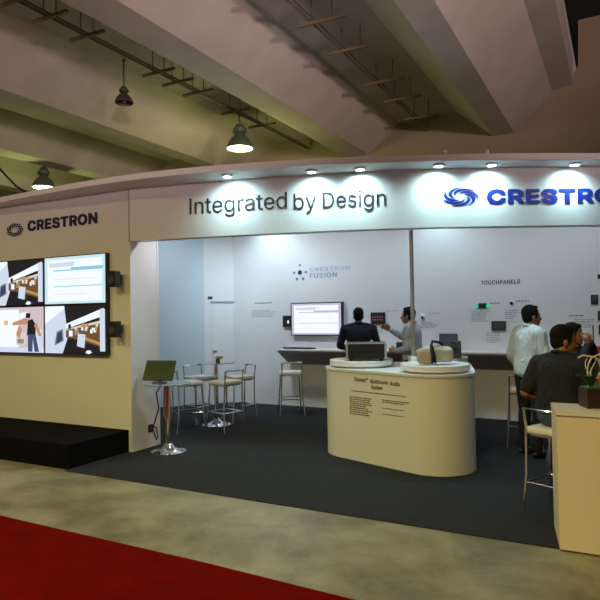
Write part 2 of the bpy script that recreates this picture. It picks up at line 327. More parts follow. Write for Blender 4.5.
# ------------------------------------------------------------------ the hall
mb = MB(); mb.box((-6, 3, -.1), (44, 26, .2)); struct(mb.build('floor', M['concrete']))
mb = MB()
prof = [(-.70, 6.6), (-.70, 6.03), (-1.09, 5.99), (-1.83, 5.25), (-2.25, 5.25), (-2.99, 5.88), (-4.28, 5.86), (-5.04, 5.25), (-5.6, 5.25),
        (-6.3, 5.88), (-7.49, 5.88), (-8.61, 5.25), (-9.03, 5.25), (-9.75, 5.88), (-11.0, 5.88), (-11.68, 5.25), (-12.2, 5.25), (-12.9, 5.88),
        (-14.2, 5.88), (-14.9, 5.25), (-15.4, 5.25), (-16.1, 5.88), (-17.4, 5.88), (-18.1, 5.25), (-18.6, 5.25), (-19.3, 5.88), (-27, 5.88)]
vs = [[mb.bm.verts.new((u, v, z)) for u, z in prof + [(-27, 6.6)]] for v in (-9.5, 13.05)]
n = len(vs[0])
for i in range(n): mb._f([vs[0][i], vs[0][(i+1) % n], vs[1][(i+1) % n], vs[1][i]])
mb._f(vs[0]); mb._f(vs[1][::-1])
struct(mb.build('ceiling', M['ceil']))
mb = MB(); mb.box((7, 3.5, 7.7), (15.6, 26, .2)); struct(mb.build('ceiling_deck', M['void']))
mb = MB(); mb.prism([(-27, 0), (15, 0), (15, 7.6), (-.58, 7.3), (-.6, 6.4), (-.72, 6.2), (-27, 6.2)], 13.0, 13.2, 'y')
struct(mb.build('wall_back', M['hallwall']))
mb = MB(); mb.box((-26.9, 3, 3), (.2, 24, 6)); struct(mb.build('wall_left', M['hallwall']))

# carpets
mb = MB(); mb.prism([(-5.13, 4.37), (4, 4.33), (4, 9.09), (-6.19, 9.09), (-7.55, 7.51), (-7.55, 5.80), (-5.06, 5.80), (-5.06, 5.29), (-5.115, 5.29)], 0, .006)
tag(mb.build('booth_carpet', M['carpet']), 'charcoal grey carpet covering the floor inside the white booth', 'carpet')
mb = MB(); mb.prism([(-16, -7), (8, -7), (8, 3.06), (-1.36, 3.10), (-2.4, 3.14), (-4.46, 3.16), (-16, 3.2)], 0, .006)
tag(mb.build('red_carpet', M['red']), 'red aisle carpet across the bottom left of the photo', 'carpet')

# ------------------------------------------------------------------ booth shell
mb = MB(); mb.prism([(-10, 5.3), (-5.08, 5.3), (-5.08, 5.76), (-10, 5.76)], 0, 3.12)
struct(mb.build('wall_front_left', M['white']))
mb = MB(); mb.box((-5.11, 5.775, 1.56), (.07, .03, 3.12)); struct(mb.build('trim_1', M['white']))
mb = MB(); mb.prism([(-6.2, 9.1), (3.2, 9.1), (3.2, 9.2), (-6.2, 9.2)], 0, 3.35); struct(mb.build('wall_booth_back', M['wall']))
d = Vector((.652, .758)); nn = Vector((-.758, .652))
a = Vector((-6.2, 9.1)); b1 = Vector((-6.56, 8.68)); c1 = Vector((-7.5, 7.587))
mb = MB(); mb.prism([tuple(a), tuple(b1), tuple(b1+nn*.08), tuple(a+nn*.08)], 0, 3.35); wd = struct(mb.build('wall_booth_corner', M['wall']))
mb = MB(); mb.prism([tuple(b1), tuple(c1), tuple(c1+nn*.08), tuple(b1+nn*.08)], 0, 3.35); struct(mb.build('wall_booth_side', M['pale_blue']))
# door in the corner panel
ang = math.atan2(d.y, d.x)
dc = Vector((-6.345, 8.93))
mb = MB(); q = dc - nn*.008; mb.box((q.x, q.y, .905), (.40, .016, 1.79), ang); door = struct(mb.build('door_1', M['wall']))
mb = MB(); q = dc - nn*.014; mb.box((q.x, q.y, 1.82), (.44, .028, .03), ang); mb.build('door_frame', M['grey'], door)
q2 = dc + d*.21 - nn*.012; mb = MB(); mb.box((q2.x, q2.y, .91), (.02, .022, 1.82), ang); mb.build('door_frame', M['wall'], door)
q2 = dc - d*.15 - nn*.03; mb = MB(); mb.box((q2.x, q2.y, .95), (.08, .03, .02), ang, .004); mb.build('door_handle', M['silver'], door)
q = Vector((-6.49, 8.762)) - nn*.01
mb = MB(); mb.box((q.x, q.y, 1.90), (.085, .012, .05), ang, .003)
tag(mb.build('door_sign', M['dark']), 'tiny dark sign on the white panel above the narrow door', 'sign')

# header fascia, its overhanging ledge
fr = HS; bk = offset_line(HS, -.15)
mb = MB(); mb.prism([tuple(p) for p in fr] + [tuple(p) for p in bk[::-1]], 2.48, 3.12); struct(mb.build('trim_2', M['white'], smooth=True))
LO = spline([(-10, 5.26), (-8.6, 5.14), (-7.1, 5.03), (-6.05, 4.96), (-5.18, 4.94), (-4.4, 5.0), (-3.75, 5.12), (-2.85, 5.38), (-1.93, 5.77), (-1.03, 6.22), (-.15, 6.75), (.8, 7.35), (1.85, 8.05)])
mb = MB(); mb.prism([tuple(p) for p in LO] + [(1.7, 8.5)] + [tuple(p) for p in bk[::-1]] + [(-5.08, 5.6), (-10, 5.6)], 3.10, 3.165)
struct(mb.build('trim_3', M['ledge']))
mb = MB(); mb.box((-5.085, 5.296, 2.8), (.012, .008, .64)); struct(mb.build('trim_4', M['grey']))

# platform
mb = MB(); mb.prism([(-10, 4.42), (-5.125, 4.42), (-5.125, 5.298), (-10, 5.298)], 0, .26, bev=.006)
tag(mb.build('display_platform', M['stage']), 'low black carpeted platform in front of the video wall', 'platform')

# support post under the header
t = thing('support_post', 'thin silver post rising from the counter to the header', 'post', (-1.98, 6.32, .98))
MB().tube([(0, 0, .0), (0, 0, 1.5)], .022, 16).build('pole', M['silver'], t, True)
MB().lathe([(0, 0), (.034, 0), (.034, .12), (.022, .13)]).build('collar', M['seat'], t, True)

# ------------------------------------------------------------------ signs on the header
def swirl(w, h, blades=7):
    """galaxy swirl of crescent blades, box w x h centred on 0; two shades"""
    mb = MB(); k = 14
    for b in range(blades):
        a0 = 2*PI*b/blades; mb.mi = b % 2
        inn, out = [], []
        for i in range(k+1):
            t = i/k; a = a0 - t*2.1; r = .28+.66*t**.85
            wd_ = .105*math.sin(PI*min(1, t*1.02+.02))**.7+.004
            out.append((r+wd_, a)); inn.append((r-wd_*.9, a))
        pts = [(min(r, 1)*math.cos(a)*w/2, min(r, 1)*math.sin(a)*h/2) for r, a in out + inn[::-1]]
        for i in range(k):
            q = [out[i], out[i+1], inn[i+1], inn[i]]
            for z in (.004,):
                mb.poly([(min(r, 1)*math.cos(a)*w/2, min(r, 1)*math.sin(a)*h/2, z) for r, a in q])
    bmesh.ops.remove_doubles(mb.bm, verts=mb.bm.verts, dist=1e-5)
    ext = bmesh.ops.extrude_face_region(mb.bm, geom=list(mb.bm.faces))
    for v in [g for g in ext['geom'] if isinstance(g, bmesh.types.BMVert)]: v.co.z -= .004
    bmesh.ops.recalc_face_normals(mb.bm, faces=mb.bm.faces)
    me = bpy.data.meshes.new('swirl'); mb.bm.to_mesh(me); mb.bm.free(); return me

t = thing('slogan_sign', 'black slogan lettering "Integrated by Design" on the white header', 'sign')
for word, x0, w_, h_, dz in (('Integrated', 0, 1.15, .232, -.054), ('by', 1.225, .25, .224, -.054), ('Design', 1.545, .675, .226, -.054)):
    mesh_obj(text_mesh(word, w=w_, h=h_), 'word', M['ink'], t, on_header(.796+x0, 2.748-x0*.012+dz))
t = thing('brand_sign', 'royal blue lettering with swirl emblem on the right of the header', 'sign', (0, 0, 0))
def fit_swirl(w, h, mats, par, f):
    me = swirl(w, h); o = mesh_obj(me, 'emblem', mats, par, f); return o
fit_swirl(.41, .21, [M['blueink'], M['midblue']], t, lambda co: (lambda p: Vector((p.x, p.y, 2.795+co.y)))(hp(3.80+co.x, .003+co.z)))
mesh_obj(text_mesh('CRESTRON', w=1.56, h=.158, bold=.030), 'lettering', M['blueink'], t, on_header(4.077, 2.712))
t = thing('brand_sign', 'dark navy lettering with swirl emblem above the video wall', 'sign', (0, 0, 0))
fit_swirl(.37, .20, [M['navyink'], M['dark']], t, lambda co: Vector((-7.13+co.x, 5.297-co.z, 2.775+co.y)))
mesh_obj(text_mesh('CRESTRON', w=1.27, h=.140, bold=.030), 'lettering', M['navyink'], t, lambda co: Vector((-6.87+co.x, 5.297-co.z, 2.735+co.y)))

# ledge downlights
DL = [(-3.70, 5.33), (-2.83, 5.63), (-2.35, 5.80), (-1.60, 6.10), (-1.12, 6.35), (-.37, 6.80)]
names = ['leftmost downlight under the ledge, over the word Integrated', 'downlight under the ledge over the word by', 'downlight under the ledge over the end of the word Design',
         'downlight under the ledge right above the blue swirl emblem', 'downlight under the ledge above the first blue letters', 'rightmost downlight under the ledge at the photo edge']
for (u, v), lb in zip(DL, names):
    t = thing('downlight', 'small glowing ' + lb, 'light', (u, v, 3.10), 0, 'downlights under the header ledge')
    MB().lathe([(.062, 0), (.062, -.018), (.045, -.022), (.043, -.006), (.062, 0)], n=24).build('trim_ring', M['silver'], t, True)
    MB().lathe([(0, -.012), (.043, -.012), (.043, -.006), (0, -.006)], n=24).build('lens', M['downglow'], t)
# small lit adaptors on top of the ledge
for i, (u, v) in enumerate([(-1.50, 5.98), (-1.13, 6.18)]):
    t = thing('ledge_lamp', 'tiny pale knob on top of the ledge, %s one of two' % ('left' if i == 0 else 'right'), 'light', (u, v, 3.165), 0, 'knobs on top of the ledge')
    MB().lathe([(0, 0), (.02, 0), (.02, .015), (0, .015)], n=16).build('base', M['silver'], t)
    MB().ell((0, 0, .028), (.018,)*3, sub=2).build('bulb', M['seat'], t, True)

# ------------------------------------------------------------------ ceiling conduits with timber brackets
def ladder(u, v0, v1, bars, label, long_u):
    t = thing('ceiling_conduit', label, 'conduit', (u, (v0+v1)/2, 5.55)); m0 = (v0+v1)/2
    MB().tube([(0, v0-m0, .02), (0, v1-m0, .02)], .02, 8).tube([(.06, v0-m0, .03), (.06, v1-m0, .03)], .015, 6).build('pipe', M['conduit'], t, True)
    for v in bars:
        a = long_u[0]-u; b = long_u[1]-u
        MB().box(((a+b)/2, v-m0, -.035), (b-a, .04, .04), .03).build('bracket', M['brass'], t)
        for x in (a+.2, b-.2): MB().tube([(x, v-m0, -.01), (x, v-m0, .33)], .008, 6).build('hanger', M['conduit'], t)
ladder(-3.62, 2, 12.9, [4.4, 5.3, 6.25, 7.2, 8.2, 9.64, 10.6, 11.8], 'thin ceiling conduit with bracket bars, nearer the photo centre', (-3.78, -3.08))
ladder(-6.56, -1, 12.9, [3.9, 4.85, 5.33, 5.95, 7.42, 7.9, 8.45, 9.6, 10.6], 'thin ceiling conduit with bracket bars over the upper left', (-6.78, -6.14))

# ------------------------------------------------------------------ high bay lamps
def bell_lamp(label, loc, r, lit, drop, group=None):
    k = r/.27
    t = thing('pendant_lamp', label, 'lamp', loc, 0, group)
    prof = [(.27, 0), (.268, .03), (.235, .12), (.17, .21), (.10, .27), (.085, .30), (.075, .30), (.092, .26), (.16, .20), (.225, .115), (.258, .03), (.262, 0), (.27, 0)]
    MB().lathe([(a*k, z*k) for a, z in prof], n=32).build('shade', M['enamel'] if lit else M['rust'], t, True)
    MB().lathe([(.0, .30*k), (.10*k, .30*k), (.14*k, .33*k), (.14*k, .40*k), (.10*k, .43*k), (.06*k, .50*k), (0, .50*k)], n=24).build('ballast_housing', M['enamel'] if lit else M['rust'], t, True)
    if lit: MB().lathe([(0, .02), (.24*k, .03), (.24*k, .045), (0, .05)], n=24).build('lens', M['lampglow'], t)
    else: MB().ell((0, 0, .09*k), (.05*k, .05*k, .08*k)).build('bulb', M['grey'], t, True)
    pts = [(.01*math.sin(i*1.3)*k, 0, .5*k+(drop-.5*k)*i/8) for i in range(9)]
    MB().tube(pts, .012, 6).build('hanging_chain', M['rust'], t, True)
    hook = [(.03*math.sin(a), 0, drop-.03+.03*math.cos(a)) for a in [i*.5 for i in range(11)]]
    MB().tube(hook, .007, 6).build('hook', M['rust'], t, True)
    return t
bell_lamp('lit bell shaped pendant lamp above the word Integrated', (-6.655, 10.05, 4.92), .27, True, .72)
bell_lamp('lit bell shaped pendant lamp at far left, low above the ledge', (-12.25, 9.90, 4.74), .27, True, 1.14)
bell_lamp('small unlit bell pendant hanging from a thin chain at upper left', (-7.15, 7.36, 5.12), .150, False, .74)
HP = [(-8.4, .7, 380), (-4.8, .4, 300), (-1.0, .2, 430), (-2.4, -3.2, 250)]
for x, y, e in HP:
    bell_lamp('lit bell shaped pendant lamp hanging above the red aisle, out of frame', (x, y, 4.86), .27, True, 1.0, 'pendant lamps over the aisle')
# sagging cable at far left
MB().tube([(-11.75, 7.9, 5.9), (-11.6, 7.98, 5.3), (-11.485, 8.05, 4.91), (-11.375, 8.11, 4.718), (-11.228, 8.19, 4.526), (-11.08, 8.265, 4.355), (-10.9, 8.36, 4.225), (-10.6, 8.5, 4.05), (-10.2, 8.65, 3.7), (-10.0, 8.7, 3.0), (-9.95, 8.7, .03)], .022, 6).build('tmp', M['cable'])
o = bpy.data.objects['tmp']; o.name = 'hanging_cable'; tag(o, 'black sagging cable at far left under the ceiling', 'cable')

# ------------------------------------------------------------------ video wall
ec = {k: em('screen '+k, c, s) for k, (c, s) in dict(
    pale=((.70, .80, .95), .9), white=((.88, .93, 1.), 1.05), sky=((.62, .86, .95), .95), cyan=((.28, .66, .80), .9), lav=((.60, .58, .80), .85), dk=((.02, .02, .025), .5), brown=((.22, .11, .04), .7),
    amber=((.60, .36, .12), .8), cream=((.80, .74, .62), .85), pink=((.75, .62, .66), .85), skin=((.70, .35, .2), .8), jean=((.08, .11, .25), .7), blu=((.05, .07, .16), .7), orange=((.95, .5, .25), .9), gry=((.35, .36, .40), .7), green=((.02, .55, .25), 1.)).items()}
EK = list(ec)
def picture(kind, w, h):
    """polygons of a screen image in a w x h frame; y up; small steps in depth"""
    mb = MB(); z = [0]
    def P(col, *pts):
        mb.mi = EK.index(col); mb.poly([(x*w, -.0004*z[0], y*h) for x, y in pts]); z[0] += 1
    def R(col, x0, y0, x1, y1): P(col, (x0, y0), (x1, y0), (x1, y1), (x0, y1))
    if kind == 'booth':
        R('dk', 0, 0, 1, 1)
        P('pale', (0, 0), (.30, 0), (.38, .3), (.36, .7), (.33, 1), (0, 1))
        P('white', (0, .62), (.34, .95), (.33, 1), (0, 1))
        P('gry', (.16, .16), (.32, .26), (.31, .52), (.20, .46)); P('blu', (.19, .2), (.30, .28), (.29, .48), (.21, .42))
        P('white', (.36, .62), (.97, .94), (.97, .78), (.36, .52)); P('cream', (.36, .52), (.97, .70), (.97, .64), (.36, .49))
        P('brown', (.36, .49), (.97, .64), (.97, .12), (.60, .28), (.36, .34))
        rnd = random.Random(3)
        for i in range(18):
            x = .38+.55*rnd.random(); y = .36+.20*rnd.random(); s = .02+.03*rnd.random(); R(rnd.choice(['amber', 'cream', 'dk', 'amber', 'white', 'gry']), x, y, x+s, y+s*2.2)
        P('amber', (.66, .30), (.97, .16), (.97, .22), (.66, .36))
        P('pale', (.55, .16), (.67, .12), (.69, .40), (.57, .42)); P('white', (.42, .36), (.48, .36), (.48, .48), (.42, .48))
        R('pale', .92, .06, 1., .92); P('white', (.69, .02), (.74, .0), (.79, .03), (.76, .08), (.71, .07))
    elif kind == 'man':
        R('pink', 0, 0, 1, 1); P('white', (.1, .1), (.55, .12), (.55, .95), (.12, .95)); P('pale', (0, 0), (1, 0), (1, .10), (0, .12))
        R('cream', .5, .16, .68, .46); R('gry', .52, .2, .64, .3); R('pale', .78, .1, .98, .5); P('white', (.55, .62), (.75, .66), (.7, .9), (.56, .86))
        P('orange', (.26, .62), (.34, .60), (.35, .70), (.28, .72))
        P('skin', (.42, .60), (.72, .62), (.74, .74), (.66, .76), (.45, .67)); P('skin', (.50, .40), (.56, .30), (.62, .52), (.55, .6))
        P('dk', (.70, .38), (.86, .38), (.86, .62), (.80, .74), (.72, .70)); P('skin', (.83, .6), (.92, .36), (.97, .36), (.88, .66))
        P('jean', (.72, .02), (.80, .02), (.81, .3), (.84, .02), (.92, .02), (.86, .40), (.72, .40))
        P('dk', (.68, .76), (.76, .75), (.77, .86), (.69, .87))
    else:
        R('sky' if kind == 'page' else 'lav', 0, 0, 1, 1)
        R('white', .05, .05, .95, .94)
        c = 'cyan' if kind == 'page' else 'lav'
        R(c, .15, .70, .95, .725); R(c, .45, .71, .97, .77); R('pale', .08, .79, .5, .88); R(c, .35, .86, .6, .87)
        R(c, .15, .36, .95, .38); R('pale', .15, .52, .85, .53); R('pale', .15, .20, .7, .21)
    return mb
def flat_screen(name, label, cat, x0, x1, y, z0, z1, kind, depth=.06, bez=.012, group=None, frame='black'):
    w, h = x1-x0, z1-z0
    t = thing(name, label, cat, ((x0+x1)/2, y, z0), 0, group)
    MB().box((0, -depth/2, h/2), (w, depth, h), bev=.004).build('casing', M[frame], t)
    pw, ph = w-2*bez, h-2*bez
    o = picture(kind, pw, ph).build('screen_image', [ec[k] for k in EK], t); o.location = (-pw/2, -depth-.001, bez)
    # screens face the -y side
    return t
gr = 'screens of the video wall'
flat_screen('video_screen', 'video wall screen upper right, pale page with thin blue lines', 'screen', -6.487, -5.405, 5.298, 1.752, 2.362, 'page', group=gr)
flat_screen('video_screen', 'video wall screen lower right, booth photo with white curved wall', 'screen', -6.487, -5.405, 5.298, 1.132, 1.748, 'booth', group=gr)
flat_screen('video_screen', 'video wall screen upper left, booth photo cut by the photo edge', 'screen', -7.573, -6.491, 5.298, 1.752, 2.362, 'booth', group=gr)
flat_screen('video_screen', 'video wall screen lower left, image of a man pointing', 'screen', -7.573, -6.491, 5.298, 1.132, 1.748, 'man', group=gr)
for z, lb in ((1.935, 'upper'), (1.345, 'lower')):
    t = thing('wall_speaker', 'small black box speaker right of the video wall, %s of two' % lb, 'speaker', (-5.235, 5.298, z), 0, 'speakers beside the video wall')
    MB().box((-.02, -.035, .10), (.10, .07, .10)).build('bracket', M['dark'], t)
    MB().box((.01, -.11, .10), (.115, .10, .19), bev=.008).build('cabinet', M['black'], t)
    MB().lathe([(0, 0), (.04, .004), (.045, 0)], n=24).build('driver', M['dark'], t).matrix_local = Matrix.Translation((.01, -.162, .09)) @ Matrix.Rotation(PI/2, 4, 'X')

# ------------------------------------------------------------------ back wall fittings
W = 9.1
t = flat_screen('wall_television', 'wall mounted television with pale lavender page on back wall', 'television', -4.98, -4.02, W, 1.215, 1.775, 'tv', depth=.08, bez=.018, frame='black')
t = thing('door_phone', 'small black panel with white light left of the back wall television', 'device', (-5.085, W, 1.36))
MB().box((0, -.025, .1), (.15, .05, .195), bev=.006).build('casing', M['black'], t); MB().box((.035, -.053, .09), (.03, .004, .05)).build('display', ec['white'], t)

sh = 'long grey display shelf with slanting underside on the back wall'
t = thing('wall_shelf', sh, 'shelf', (-1.9, 9.1, 0))
MB().box((0, -.215, .99), (6.32, .43, .025), bev=.003).build('shelf_top', M['white'], t)
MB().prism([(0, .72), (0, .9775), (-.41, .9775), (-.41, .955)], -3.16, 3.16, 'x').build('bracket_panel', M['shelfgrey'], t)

t = thing('logo_sign', 'blue dotted logo beside two lines of thin lettering on back wall', 'sign', (0, 0, 0))
cx, cz = -4.83, 2.295
for i, (dx, dz, r) in enumerate([(0, 0, .04), (0, .125, .022), (-.115, .0, .024), (.115, .0, .024), (-.06, -.11, .026), (.06, -.11, .026)]):
    k = 20; mb = MB()
    mb.prism([(cx+dx+r*math.cos(2*PI*j/k), cz+dz+r*math.sin(2*PI*j/k)) for j in range(k)], W-.006, W-.001, 'y')
    mb.build('dot', M['navyink'] if i == 0 else M['steelblue'], t)
on_wall = lambda x, z: (lambda co: Vector((x+co.x, W-.002-co.z, z+co.y)))
mesh_obj(text_mesh('CRESTRON', w=.74, h=.070, bold=.004, spacing=1.15, depth=.004), 'lettering', M['paleprint'], t, on_wall(-4.64, 2.30))
mesh_obj(text_mesh('FUSION', w=.50, h=.080, bold=.004, spacing=1.15, depth=.004), 'lettering', M['steelblue'], t, on_wall(-4.64, 2.19))
tag(mesh_obj(text_mesh('TOUCHPANELS', w=.55, h=.062, bold=.010, spacing=1.08, depth=.004), 'heading_sign', M['ink'], None, on_wall(-1.80, 1.972)), 'black heading lettering TOUCHPANELS on the back wall', 'sign')

def caption(u0, u1, z1, z0, rows, label, head=False):
    mb = MB(); rnd = random.Random(int(u0*1000)+rows); dz = (z1-z0)/rows
    for i in range(rows):
        x = u0; end = u1-(u1-u0)*rnd.random()*.35*(rows > 1); zc = z1-dz*(i+.5)
        while x < end:
            w = min(.02+.045*rnd.random(), end-x+.005); mb.box((x+w/2, W-.0015, zc), (w, .002, dz*(.38 if rows > 1 else .6))); x += w+.012
    o = mb.build('wall_caption', M['ink'] if head else M['text'])
    return tag(o, label, 'caption', 'small print on the back wall')
caption(-5.75, -5.40, 1.80, 1.775, 1, 'single printed line left of the back wall television', True)
caption(-5.82, -5.30, 1.67, 1.53, 5, 'faint paragraph block low left of the back wall television')
caption(-3.28, -3.09, 1.62, 1.60, 1, 'printed line right of the dark square control panel')
caption(-3.56, -3.25, 1.36, 1.25, 4, 'faint paragraph under the dark square control panel')
caption(-2.60, -2.42, 1.575, 1.555, 1, 'printed line right of the white oval device')
caption(-2.72, -2.45, 1.43, 1.33, 4, 'faint paragraph under the white oval device')
caption(-1.68, -1.53, 1.705, 1.69, 1, 'printed line right of the green lit panel', True)
caption(-1.95, -1.67, 1.60, 1.42, 6, 'faint paragraph under the green lit panel')
caption(-1.31, -1.14, 1.73, 1.71, 1, 'printed line right of the tiny round sensor', True)
caption(-1.47, -1.27, 1.60, 1.46, 5, 'faint paragraph under the tiny round sensor')
caption(-1.45, -1.32, 1.43, 1.415, 1, 'printed line right of the wide black touch panel')
caption(-1.74, -1.48, 1.27, 1.11, 5, 'faint paragraph under the wide black touch panel')
caption(-.62, -.44, 1.51, 1.49, 1, 'printed line near the three black panels at right', True)
caption(-.55, -.29, 1.46, 1.33, 5, 'faint paragraph near the three black panels at right')

def panel(name, label, u0, u1, z0, z1, casing, face, inset=.012, d=.03):
    t = thing(name, label, 'panel', ((u0+u1)/2, W, z0)); w, h = u1-u0, z1-z0
    MB().box((0, -d/2, h/2), (w, d, h), bev=.004).build('casing', M[casing], t)
    MB().box((0, -d-.001, h/2), (w-2*inset, .004, h-2*inset)).build('display', face, t)
    return t
t = panel('control_panel', 'square dark control panel with reddish icons between the two men', -3.54, -3.30, 1.40, 1.59, 'black', M['blackm'], .012)
mb = MB()
for i in range(2):
    for j in range(5): mb.box((-.08+.04*j, -.034, .07+.045*i), (.022, .003, .02))
mb.build('icons', em('dim red icons', (.35, .12, .1), .6), t)
t = panel('green_panel', 'small black panel flanked by bright green light bars', -1.84, -1.73, 1.63, 1.70, 'black', M['blackm'], .006)
MB().box((-.075, -.01, .035), (.035, .02, .06)).build('light_bar', ec['green'], t); MB().box((.08, -.01, .035), (.04, .02, .06)).build('light_bar', ec['green'], t)
t = panel('wall_touchscreen', 'wide black touch panel on the wall left of the white shirted man', -1.66, -1.46, 1.30, 1.435, 'black', M['dark'], .02)
t = thing('oval_sensor', 'white oval wall device with dark centre right of the post', 'device', (-2.69, W, 1.46))
mb = MB(); mb.ell((0, -.01, .05), (.04, .02, .055)); mb.build('casing', M['seat'], t, 'all'); MB().ell((0, -.025, .035), (.022, .012, .028)).build('lens', M['blackm'], t, 'all')
t = thing('round_sensor', 'tiny round dark sensor with white plate under the heading lettering', 'device', (-1.375, W, 1.66))
MB().box((0, -.006, .03), (.075, .012, .075), bev=.004).build('plate', M['seat'], t); MB().ell((0, -.016, .03), (.024, .012, .024)).build('lens', M['blackm'], t, 'all')
for z, x, lb in ((1.66, -.295, 'topmost'), (1.44, -.215, 'middle'), (1.25, -.21, 'lowest')):
    t = thing('wall_keypad', 'black upright wall keypad at right photo edge, %s of three' % lb, 'keypad', (x, W, z), 0, 'black keypads at the right edge')
    MB().box((0, -.015, .06), (.09, .03, .125), bev=.004).build('casing', M['black'], t); MB().box((0, -.032, .07), (.06, .004, .07)).build('display', M['dark'], t)
t = thing('wall_sensor', 'tiny black dot sensor high on the back wall at right edge', 'device', (-.22, W, 2.03)); MB().box((0, -.01, 0), (.06, .02, .06), bev=.006).build('casing', M['black'], t)

# things on the shelf
sz = 1.0025
t = thing('keyboard', 'flat dark keyboard lying on the shelf under the television', 'keyboard', (-4.72, 8.86, sz))
MB().box((0, 0, .009), (.50, .16, .018), bev=.004).build('body', M['black'], t)
mb = MB()
for i in range(14):
    for j in range(4): mb.box((-.22+.034*i, -.055+.036*j, .02), (.026, .028, .006))
mb.build('keys', M['dark'], t)
t = thing('mouse', 'small dark mouse on the shelf left of the keyboard', 'mouse', (-5.0, 8.83, sz)); MB().ell((0, 0, .014), (.032, .05, .016)).build('body', M['black'], t, 'all')
def monitor(name, label, loc, rz, w, h, tilt, bz, screen, stand=.05):
    t = thing(name, label, 'monitor', loc, rz)
    R = Matrix.Rotation(-tilt, 4, 'X')
    e = MB().box((0, 0, 0), (w, .03, h), bev=.005).build('casing', M['black'], t); e.matrix_local = Matrix.Translation((0, 0, stand+h/2)) @ R
    e = MB().box((0, 0, 0), (w-2*bz, .004, h-2*bz)).build('display', screen, t); e.matrix_local = Matrix.Translation((0, 0, stand+h/2)) @ R @ Matrix.Translation((0, -.0165, .004))
    MB().tube([(0, .02, .01), (0, .03, stand+h*.4)], .014, 10).build('neck', M['black'], t, True)
    MB().lathe([(0, 0), (.09, 0), (.085, .012), (.03, .016), (0, .018)], n=32).build('base', M['black'], t, True)
    return t
monitor('desktop_monitor', 'grey screened monitor on the back shelf behind the round counter tops', (-2.25, 8.90, sz), 0, .27, .22, .08, .014, M['mongrey'], .035)
t = thing('tablet', 'dark blue tablet propped on the shelf between the two men', 'tablet', (-2.93, 8.78, sz))
e = MB().box((0, 0, .065), (.19, .012, .13), bev=.003).build('casing', M['bluetablet'], t); e.rotation_euler = (-.2, 0, 0)
MB().box((0, .035, .02), (.05, .06, .04)).build('stand', M['black'], t)
t = tag(MB().box((-.26, 8.85, sz+.045), (.16, .1, .09), bev=.004).build('leaflet_box', M['redbox']), 'small red box on the back shelf at the right photo edge', 'box')

# ------------------------------------------------------------------ central counter
def hull(ps):
    ps = sorted(set(ps))
    def half(q):
        o = []
        for p in q:
            while len(o) > 1 and (o[-1][0]-o[-2][0])*(p[1]-o[-2][1])-(o[-1][1]-o[-2][1])*(p[0]-o[-2][0]) <= 0: o.pop()
            o.append(p)
        return o
    a = half(ps); b = half(ps[::-1]); return a[:-1]+b[:-1]
def circ(c, r, k=40): return [(round(c[0]+r*math.cos(2*PI*i/k), 5), round(c[1]+r*math.sin(2*PI*i/k), 5)) for i in range(k)]
L, R_, T = (-2.63, 6.42), (-1.68, 6.08), (-1.90, 7.0)
H0 = hull(circ(L, .40)+circ(R_, .385)+circ(T, .36))
t = thing('display_counter', 'cream rounded display counter with printed text on its front', 'counter', (-2.0, 6.4, 0))
sft = lambda P: [(x+2.0, y-6.4) for x, y in P]
MB().prism(sft(H0), .012, .955).build('body', M['island'], t, True)
H1 = hull(circ(L, .412)+circ(R_, .397)+circ(T, .372)); MB().prism(sft(H1), .955, .98, bev=.004).build('top', M['white'], t, True)
dr = Vector((R_[0]-L[0], R_[1]-L[1])).normalized(); nr = Vector((dr.y, -dr.x))
L2 = Vector(L)+nr*.4; R2 = Vector(R_)+nr*.385; ln = (R2-L2).length; dr = (R2-L2).normalized(); nr = Vector((dr.y, -dr.x))
def on_isl(s0, z0):
    def f(co):
        p = L2+dr*(s0+co.x)+nr*(.001+co.z); return Vector((p.x+2.0, p.y-6.4, z0+co.y))
    return f
for word, x0, w_, h_, z_ in (('Sonnex\u2122', .25, .19, .045, .860), ('Multiroom', .475, .23, .042, .855), ('Audio', .735, .125, .042, .851), ('System', .485, .15, .052, .785)):
    mesh_obj(text_mesh(word, w=w_, h=h_, bold=.016, depth=.002), 'heading', M['brownprint'], t, on_isl(x0, z_))
def isl_caption(s0, s1, z1, z0, rows, name='printed_text'):
    mb = MB(); rnd = random.Random(rows+int(z1*100)); dz = (z1-z0)/rows; th = math.atan2(dr.y, dr.x)
    for i in range(rows):
        x = s0; end = s1-(s1-s0)*rnd.random()*.3*(rows > 1)
        while x < end:
            w = min(.012+.03*rnd.random(), end-x+.003); p = L2+dr*(x+w/2)+nr*.001
            mb.box((p.x+2, p.y-6.4, z1-dz*(i+.5)), (w, .002, dz*.5), th); x += w+.008
    mb.build(name, M['brownprint'], t)
isl_caption(.21, .93, .765, .745, 1); isl_caption(.18, .50, .70, .50, 9); isl_caption(.63, .97, .705, .665, 2); isl_caption(.63, .90, .62, .605, 1); isl_caption(.63, .90, .56, .545, 1)
for (c, r, lb) in ((L, .36, 'round white display disc under the black amplifier, at left'), (R_, .345, 'round white display disc under the beige bag, at front right'), (T, .345, 'round white display disc at the back of the counter')):
    t = thing('display_disc', lb, 'disc', (c[0], c[1], .98), 0, 'round discs on the counter')
    MB().lathe([(0, 0), (r-.05, 0), (r-.05, .02), (0, .02)], n=48).build('plinth', M['white'], t, True)
    MB().lathe([(0, .02), (r-.004, .02), (r, .024), (r, .076), (r-.004, .08), (0, .08)], n=64).build('disc', M['seat'], t, True)
